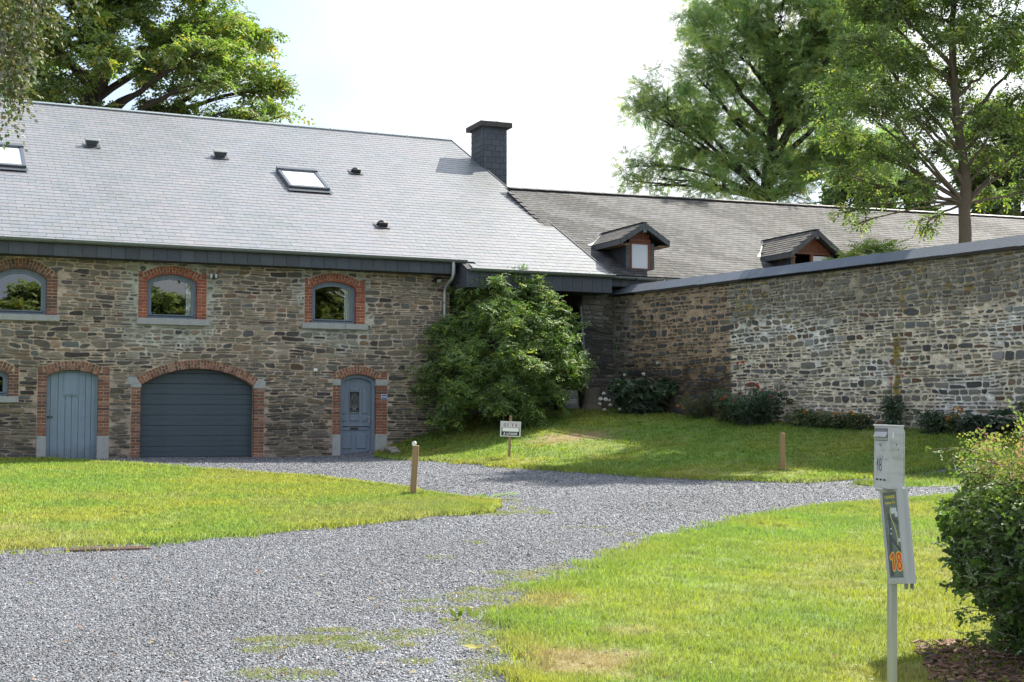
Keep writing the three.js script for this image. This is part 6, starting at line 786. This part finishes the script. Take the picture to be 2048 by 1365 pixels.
{ // loose downpipe, board and pot in the recess
  const [x0, z0] = HW(6.62, 0.30), [x1, z1] = HW(6.50, 0.10), y0 = G(x0, z0), B = [x0, y0, z0], t = thing('loose_pipe', 'grey zinc pipe leaning upright against the stone pier', 'pipe', B); part(t, 'pipe', tube([[0, 0, 0], [(x1 - x0) / 2, 1.5, (z1 - z0) / 2], [x1 - x0, 2.95, z1 - z0]], 0.043, 10, 8), M.zinc); const c = new THREE.TorusGeometry(0.05, 0.012, 6, 14); c.rotateX(Math.PI / 2); c.translate((x1 - x0) * 0.72, 2.15, (z1 - z0) * 0.72); part(t, 'clamp', merged([c, box(0.16, 0.05, 0.012, (x1 - x0) * 0.72, 2.15, (z1 - z0) * 0.72 - 0.06)]), M.zincLight);
  const [bx, bz] = HW(6.18, 0.15), b = thing('leaning_board', 'grey board leaning in the recess beside the pipe', 'board', [bx, G(bx, bz) - 0.03, bz], TH); const bd = part(b, 'board', slab(0.52, 0.62, 0.025, 0, 0.31, 0, 0.004), std({ color: col(0.21, 0.21, 0.215), map: again(tGrain, 2, 2) })); bd.rotation.set(-0.22, 0.1, 0.0);
  const [px, pz] = HW(5.72, 0.3), p = thing('plant_pot', 'black plastic pot on the grass beside the leaning board', 'plant pot', [px, G(px, pz) - 0.01, pz]); part(p, 'pot', new THREE.LatheGeometry([[0, 0.01], [0.13, 0], [0.17, 0.26], [0.185, 0.26], [0.185, 0.30], [0.165, 0.30], [0.15, 0.22], [0, 0.22]].map((q) => new THREE.Vector2(...q)), 20), M.black); const R = rng(601), l = []; for (let i = 0; i < 30; i++) l.push([new THREE.Matrix4().compose(V((R() - 0.5) * 0.3, 0.25 + R() * 0.3, (R() - 0.5) * 0.3), rq(R, 0.8), V(1, 1, 1)), [0.05, 0.09, 0.02]]); instanced(p, 'plant', small, M.leaf, l, 'stuff');
  const [sx, sz] = HW(5.95, 0.5), s = thing('stone_block', 'pale dressed stone block lying beside the black pot', 'stone block', [sx, G(sx, sz) + 0.20, sz], TH + 0.2); part(s, 'block', slab(0.34, 0.14, 0.22, 0, 0.07, 0, 0.015), M.limestone);
  const [kx, kz] = HW(0.62, 0.28), k = thing('edging_stone', 'row of rough edging stones holding the lawn beside the front door', 'edging stones', [kx, G(kx, kz) - 0.04, kz], TH); const KR = rng(603); for (let i = 0; i < 7; i++) { const g = new THREE.IcosahedronGeometry(0.11, 1), q = g.attributes.position, id = {}; for (let j = 0; j < q.count; j++) { const key = [q.getX(j), q.getY(j), q.getZ(j)].map((v) => v.toFixed(3)).join(), f = (id[key] ??= mix(0.75, 1.15, KR())); q.setXYZ(j, q.getX(j) * f * 1.3, q.getY(j) * f * 0.8, q.getZ(j) * f); } g.computeVertexNormals(); const o = part(k, 'stone', paint(g, col(...tint([0.24, 0.23, 0.20], KR, 0.2))), M.stone); o.position.set(-0.02 + 0.05 * Math.sin(i * 2), 0.06 + (i % 2) * 0.05, i * 0.19 - 0.1); }
}
// wooden marker posts
const postGeo = (h, w) => { const g = slab(w, h, w * 0.9, 0, h / 2, 0, 0.008); return g; };
{
  const mk = (label, x, z, h, w, lx, lz, turn) => { const t = thing('marker_post', label, 'post', at(x, z, -0.02), turn); t.rotation.z = lx; t.rotation.x = lz; part(t, 'shaft', postGeo(h, w), M.post); return t; };
  const a = mk('square wooden post with white reflector at the tip of the left lawn', -1.60, -21.45, 0.86, 0.085, -0.065, 0, 0.55);
  const d = new THREE.CylinderGeometry(0.04, 0.04, 0.018, 18); d.rotateX(Math.PI / 2); const r = part(a, 'reflector', d, M.white); r.position.set(-0.045, 0.885, 0.02); r.rotation.y = -1.1;
  const R = rng(610), l = []; for (let i = 0; i < 46; i++) { const q = R() * 6.28, rr = 0.04 + 0.11 * R(); l.push([M4(Math.cos(q) * rr, 0.02, Math.sin(q) * rr, 0, R() * 6, 0, 1.5, 2.4, 1.5), [0.07, 0.13, 0.02]]); } instanced(a, 'grass_collar', TUFT[2], M.blade, l, 'stuff');
  const b = mk('plain wooden post standing on the shaded lawn near the drive', 5.24, -25.74, 0.78, 0.085, 0.0, 0, 0.3); const l2 = []; for (let i = 0; i < 34; i++) { const q = R() * 6.28, rr = 0.05 + 0.14 * R(); l2.push([M4(Math.cos(q) * rr, 0.02, Math.sin(q) * rr, 0, R() * 6, 0, 1.4, 1.8, 1.4), [0.06, 0.12, 0.02]]); } instanced(b, 'grass_collar', TUFT[2], M.blade, l2, 'stuff');
}
{ // for-rent sign
  const t = thing('rental_sign', 'small white and black GITE A LOUER sign on a wooden stake', 'sign', at(-0.07, -30.03, -0.03)); t.rotation.z = -0.045;
  part(t, 'stake', slab(0.06, 1.0, 0.03, 0.0, 0.5, 0, 0.004), M.post);
  const c = document.createElement('canvas'); c.width = 512; c.height = 384; const g = c.getContext('2d'); g.fillStyle = '#d9d8d4'; g.fillRect(0, 0, 512, 384); g.fillStyle = '#c9cdd0'; g.fillRect(30, 22, 452, 130); g.strokeStyle = '#a8474c'; g.lineWidth = 5; g.strokeRect(34, 24, 444, 128); g.fillStyle = '#8e1f28'; g.font = 'bold 108px sans-serif'; g.textBaseline = 'middle'; g.textAlign = 'center'; for (const [ch, x] of [['G', 112], ['I', 190], ['T', 305], ['E', 400]]) g.fillText(ch, x, 92); g.fillStyle = '#121212'; g.fillRect(30, 160, 452, 202); g.fillStyle = '#f1f1ee'; g.fillRect(52, 164, 410, 92); g.font = 'bold 86px sans-serif'; g.fillStyle = '#f4f4f2'; g.fillText('A LOUER', 256, 314, 420); const tx = new THREE.CanvasTexture(c); tx.colorSpace = THREE.SRGBColorSpace;
  const b = part(t, 'board', slab(0.465, 0.345, 0.008, 0.005, 0.70, 0.021, 0.002), std({ color: col(0.62, 0.62, 0.6), roughness: 0.5 })); const f = new THREE.PlaneGeometry(0.46, 0.34); f.translate(0.005, 0.70, 0.0265); part(b, 'lettering', f, std({ map: tx, roughness: 0.5 })); for (const y of [0.82, 0.58]) { const n = new THREE.CylinderGeometry(0.006, 0.006, 0.004, 8); n.rotateX(Math.PI / 2); n.translate(0.0, y, 0.029); part(t, 'nail', n, M.iron); } part(t, 'top_nail', box(0.02, 0.012, 0.006, 0.0, 0.965, 0.018), M.iron);
}
{ // letterbox on its post, and the frame with the 18
  const px = 2.064, pz = -7.30, base = G(px, pz);
  const p = thing('letterbox_post', 'square galvanised steel post carrying the letterbox in the foreground', 'post', [px, base - 0.05, pz], -1.46); p.rotation.z = 0; part(p, 'post', (() => { const g = slab(0.052, 1.265, 0.04, 0, 0.6325, 0, 0.004); return g; })(), M.alu); part(p, 'top_plate', slab(0.10, 0.006, 0.16, 0.0, 1.264, 0.0), M.alu); p.rotation.order = 'YXZ'; p.rotation.x = -0.018;
  // letterbox: front looks left along the drive
  const th = -1.40, b = thing('letterbox', 'grey metal letterbox marked 18 on top of the post', 'letterbox', [px - 0.003, 0.652, pz + 0.01], th);
  b.rotation.order = 'YXZ'; b.rotation.z = 0.0; b.rotation.x = -0.03;
  const W = 0.180, H = 0.342, D = 0.088, o = part(b, 'body', slab(W, H, D, 0, H / 2, 0, 0.004), M.boxPaint);
  part(b, 'lid', slab(W + 0.006, 0.006, D + 0.008, 0, H + 0.003, 0.002, 0.002), M.white); part(b, 'back_flange', slab(W - 0.01, H - 0.03, 0.01, 0, H / 2 - 0.006, -D / 2 - 0.005, 0.003), M.boxPaint);
  part(b, 'flap_recess', box(W - 0.02, 0.058, 0.003, 0, H - 0.042, D / 2 + 0.0008), std({ color: col(0.16, 0.16, 0.16) })); const fl = part(b, 'flap', slab(W - 0.026, 0.034, 0.006, 0, 0, 0, 0.002), M.alu); fl.position.set(0, H - 0.046, D / 2 + 0.004); fl.rotation.x = -0.35; part(b, 'flap_lip', slab(W - 0.022, 0.008, 0.008, 0, H - 0.068, D / 2 + 0.004, 0.002), M.zincLight);
  part(b, 'seam', box(W - 0.016, 0.0025, 0.002, 0, H - 0.080, D / 2 + 0.0012), M.black); const lk = new THREE.CylinderGeometry(0.008, 0.008, 0.006, 14); lk.rotateX(Math.PI / 2); lk.translate(-0.004, H - 0.104, D / 2 + 0.003); part(b, 'lock', merged([lk]), M.zincLight); part(b, 'key_slot', box(0.003, 0.008, 0.002, -0.004, H - 0.104, D / 2 + 0.0065), M.black);
  part(b, 'name_holder', merged([box(0.004, 0.020, 0.003, 0.022, H - 0.170, D / 2 + 0.0015), box(0.046, 0.003, 0.003, 0.047, H - 0.181, D / 2 + 0.0015)]), M.zincLight); for (const x of [-0.045, 0, 0.045]) part(b, 'drain_slot', box(0.026, 0.009, 0.002, x + 0.002, 0.048, D / 2 + 0.0012), M.black);
  const c = document.createElement('canvas'); c.width = 128; c.height = 128; const g = c.getContext('2d'); g.clearRect(0, 0, 128, 128); g.strokeStyle = '#1c1a18'; g.lineWidth = 9; g.lineCap = 'round'; g.beginPath(); g.moveTo(20, 62); g.quadraticCurveTo(38, 36, 44, 10); g.lineTo(42, 116); g.stroke(); g.beginPath(); g.ellipse(88, 36, 17, 27, 0.1, 0, 6.3); g.stroke(); g.beginPath(); g.ellipse(90, 90, 19, 28, -0.1, 0, 6.3); g.stroke(); const tx = new THREE.CanvasTexture(c); tx.colorSpace = THREE.SRGBColorSpace; const f = new THREE.PlaneGeometry(0.085, 0.075); f.translate(-0.022, 0.128, D / 2 + 0.0012); part(b, 'number', f, std({ map: tx, transparent: true, roughness: 0.6 }));
  part(b, 'scratch', box(0.001, 0.032, 0.006, W / 2 + 0.0006, H - 0.05, 0.018), M.white); part(b, 'scratch', box(0.001, 0.010, 0.004, W / 2 + 0.0006, H - 0.10, -0.002), M.dark); part(b, 'hole', box(0.001, 0.004, 0.008, W / 2 + 0.0006, H - 0.128, -0.014), M.black);
  // framed panel
  const s = thing('number_panel', 'leaning aluminium framed panel with red 18 under the letterbox', 'sign', [px + 0.020, 0.645, pz + 0.03], -1.24); s.rotation.order = 'YXZ'; s.rotation.z = 0.13; s.rotation.x = 0.0;
  const PW = 0.175, PH = 0.505, PD = 0.062, y0 = -PH; part(s, 'frame', merged([slab(0.022, PH, PD, -PW / 2 + 0.011, y0 + PH / 2, 0, 0.002), slab(0.026, PH, PD, PW / 2 - 0.013, y0 + PH / 2, 0, 0.003), slab(PW - 0.048, 0.034, PD, -0.002, y0 + 0.017, 0, 0.003), slab(PW - 0.048, 0.012, PD, -0.002, y0 + PH - 0.006, 0, 0.003), box(PW - 0.03, PH - 0.02, 0.01, 0, y0 + PH / 2, -0.015)]), M.alu);
  const k = document.createElement('canvas'); k.width = 320; k.height = 1024; const q = k.getContext('2d'); q.fillStyle = '#59665c'; q.fillRect(0, 0, 320, 1024); const R = rng(640); for (let i = 0; i < 220; i++) { q.fillStyle = ['#4a544e', '#68796a', '#505a60', '#77827f', '#4b6052'][(R() * 5) | 0]; q.globalAlpha = 0.35; q.fillRect(R() * 320, R() * 1024, 20 + R() * 80, 10 + R() * 60); } q.globalAlpha = 1; q.strokeStyle = '#3d4246'; q.lineWidth = 70; q.beginPath(); q.moveTo(110, 250); q.lineTo(100, 560); q.lineTo(60, 1000); q.stroke(); q.lineWidth = 46; q.beginPath(); q.moveTo(90, 520); q.lineTo(320, 720); q.stroke(); q.beginPath(); q.moveTo(150, 320); q.lineTo(330, 380); q.stroke(); q.fillStyle = '#b9c2c6'; q.fillRect(160, 190, 130, 70); q.fillRect(250, 240, 60, 60); q.fillRect(270, 560, 50, 40); q.fillStyle = '#d8dcdc'; q.fillRect(120, 430, 22, 18); q.fillRect(112, 488, 22, 18); q.fillStyle = '#6f7b84'; q.fillRect(60, 330, 22, 170); q.strokeStyle = '#c9c36a'; q.lineWidth = 13; q.beginPath(); q.moveTo(160, 170); q.lineTo(140, 270); q.bezierCurveTo(170, 360, 270, 420, 255, 640); q.stroke(); q.fillStyle = '#d8c81e'; q.font = 'bold 46px sans-serif'; q.textAlign = 'center'; q.fillText('CHAMBRES', 165, 74, 250); q.font = 'bold 40px sans-serif'; q.fillText('numéro  N° A', 160, 140, 240); q.font = 'bold 290px sans-serif'; q.lineWidth = 26; q.strokeStyle = '#d9c22c'; q.lineJoin = 'round'; q.strokeText('18', 178, 935, 290); q.fillStyle = '#d83a1c'; q.fillText('18', 178, 935, 290); const tx2 = new THREE.CanvasTexture(k); tx2.colorSpace = THREE.SRGBColorSpace; const f2 = new THREE.PlaneGeometry(PW - 0.048, PH - 0.046); f2.translate(-0.002, y0 + PH / 2 + 0.011, PD / 2 - 0.0025); part(s, 'print', f2, std({ map: tx2, roughness: 0.3 }));
  for (const z of [-0.02, 0.018]) part(s, 'bolt_tab', slab(0.022, 0.03, 0.012, 0.06, y0 - 0.014, z, 0.002), M.zinc); part(s, 'top_bracket', merged([box(0.012, 0.05, 0.012, 0.0, -0.022, -0.06), box(0.06, 0.005, 0.11, 0.0, 0.004, -0.045)]), M.alu);
}
{ // drain grate at the lawn edge
  const t = thing('drain_grate', 'rusty slotted drain grate at the edge of the left lawn', 'drain grate', at(-4.40, -14.50, 0.012), 0.25); part(t, 'tray', box(0.84, 0.012, 0.26, 0, 0, 0), M.rust); for (let i = 0; i < 22; i++) { const o = part(t, 'bar', t.userData.__g ??= box(0.014, 0.014, 0.25, 0, 0, 0), M.rust); o.position.set(-0.40 + i * 0.038, 0.011, 0); o.rotation.y = 0.35; } delete t.userData.__g; part(t, 'rim', merged([box(0.86, 0.022, 0.015, 0, 0.006, 0.132), box(0.86, 0.022, 0.015, 0, 0.006, -0.132), box(0.015, 0.022, 0.25, 0.422, 0.006, 0), box(0.015, 0.022, 0.25, -0.422, 0.006, 0)]), M.rust);
}
{ // bark mulch under the hedge
  const R = rng(660), l = []; for (let i = 0; i < 2600; i++) { const x = 2.35 + 2.4 * R() + (R() - 0.5) * 0.4, z = -8.35 + (R() - 0.5) * 1.5; if (x < 2.45 + 0.25 * Math.abs(z + 8.0) + 0.1 * R()) continue; const s = mix(0.5, 1.3, R()), c = pick(R, [[[0.17, 0.085, 0.055], 3], [[0.10, 0.055, 0.04], 3], [[0.25, 0.16, 0.11], 2], [[0.06, 0.04, 0.03], 2]]); l.push([new THREE.Matrix4().compose(V(x, G(x, z) + 0.045 + 0.02 * R(), z), rq(R, 0.4), V(s, s, s)), c]); }
  tag(instanced(scene, 'mulch', (() => { const g = new THREE.BoxGeometry(0.055, 0.008, 0.018); g.deleteAttribute('uv'); return g; })(), std({ roughness: 0.9 }), l), 'reddish bark mulch on the soil under the hedge', 'mulch', null, 'stuff');
}

renderer.render(scene, camera);
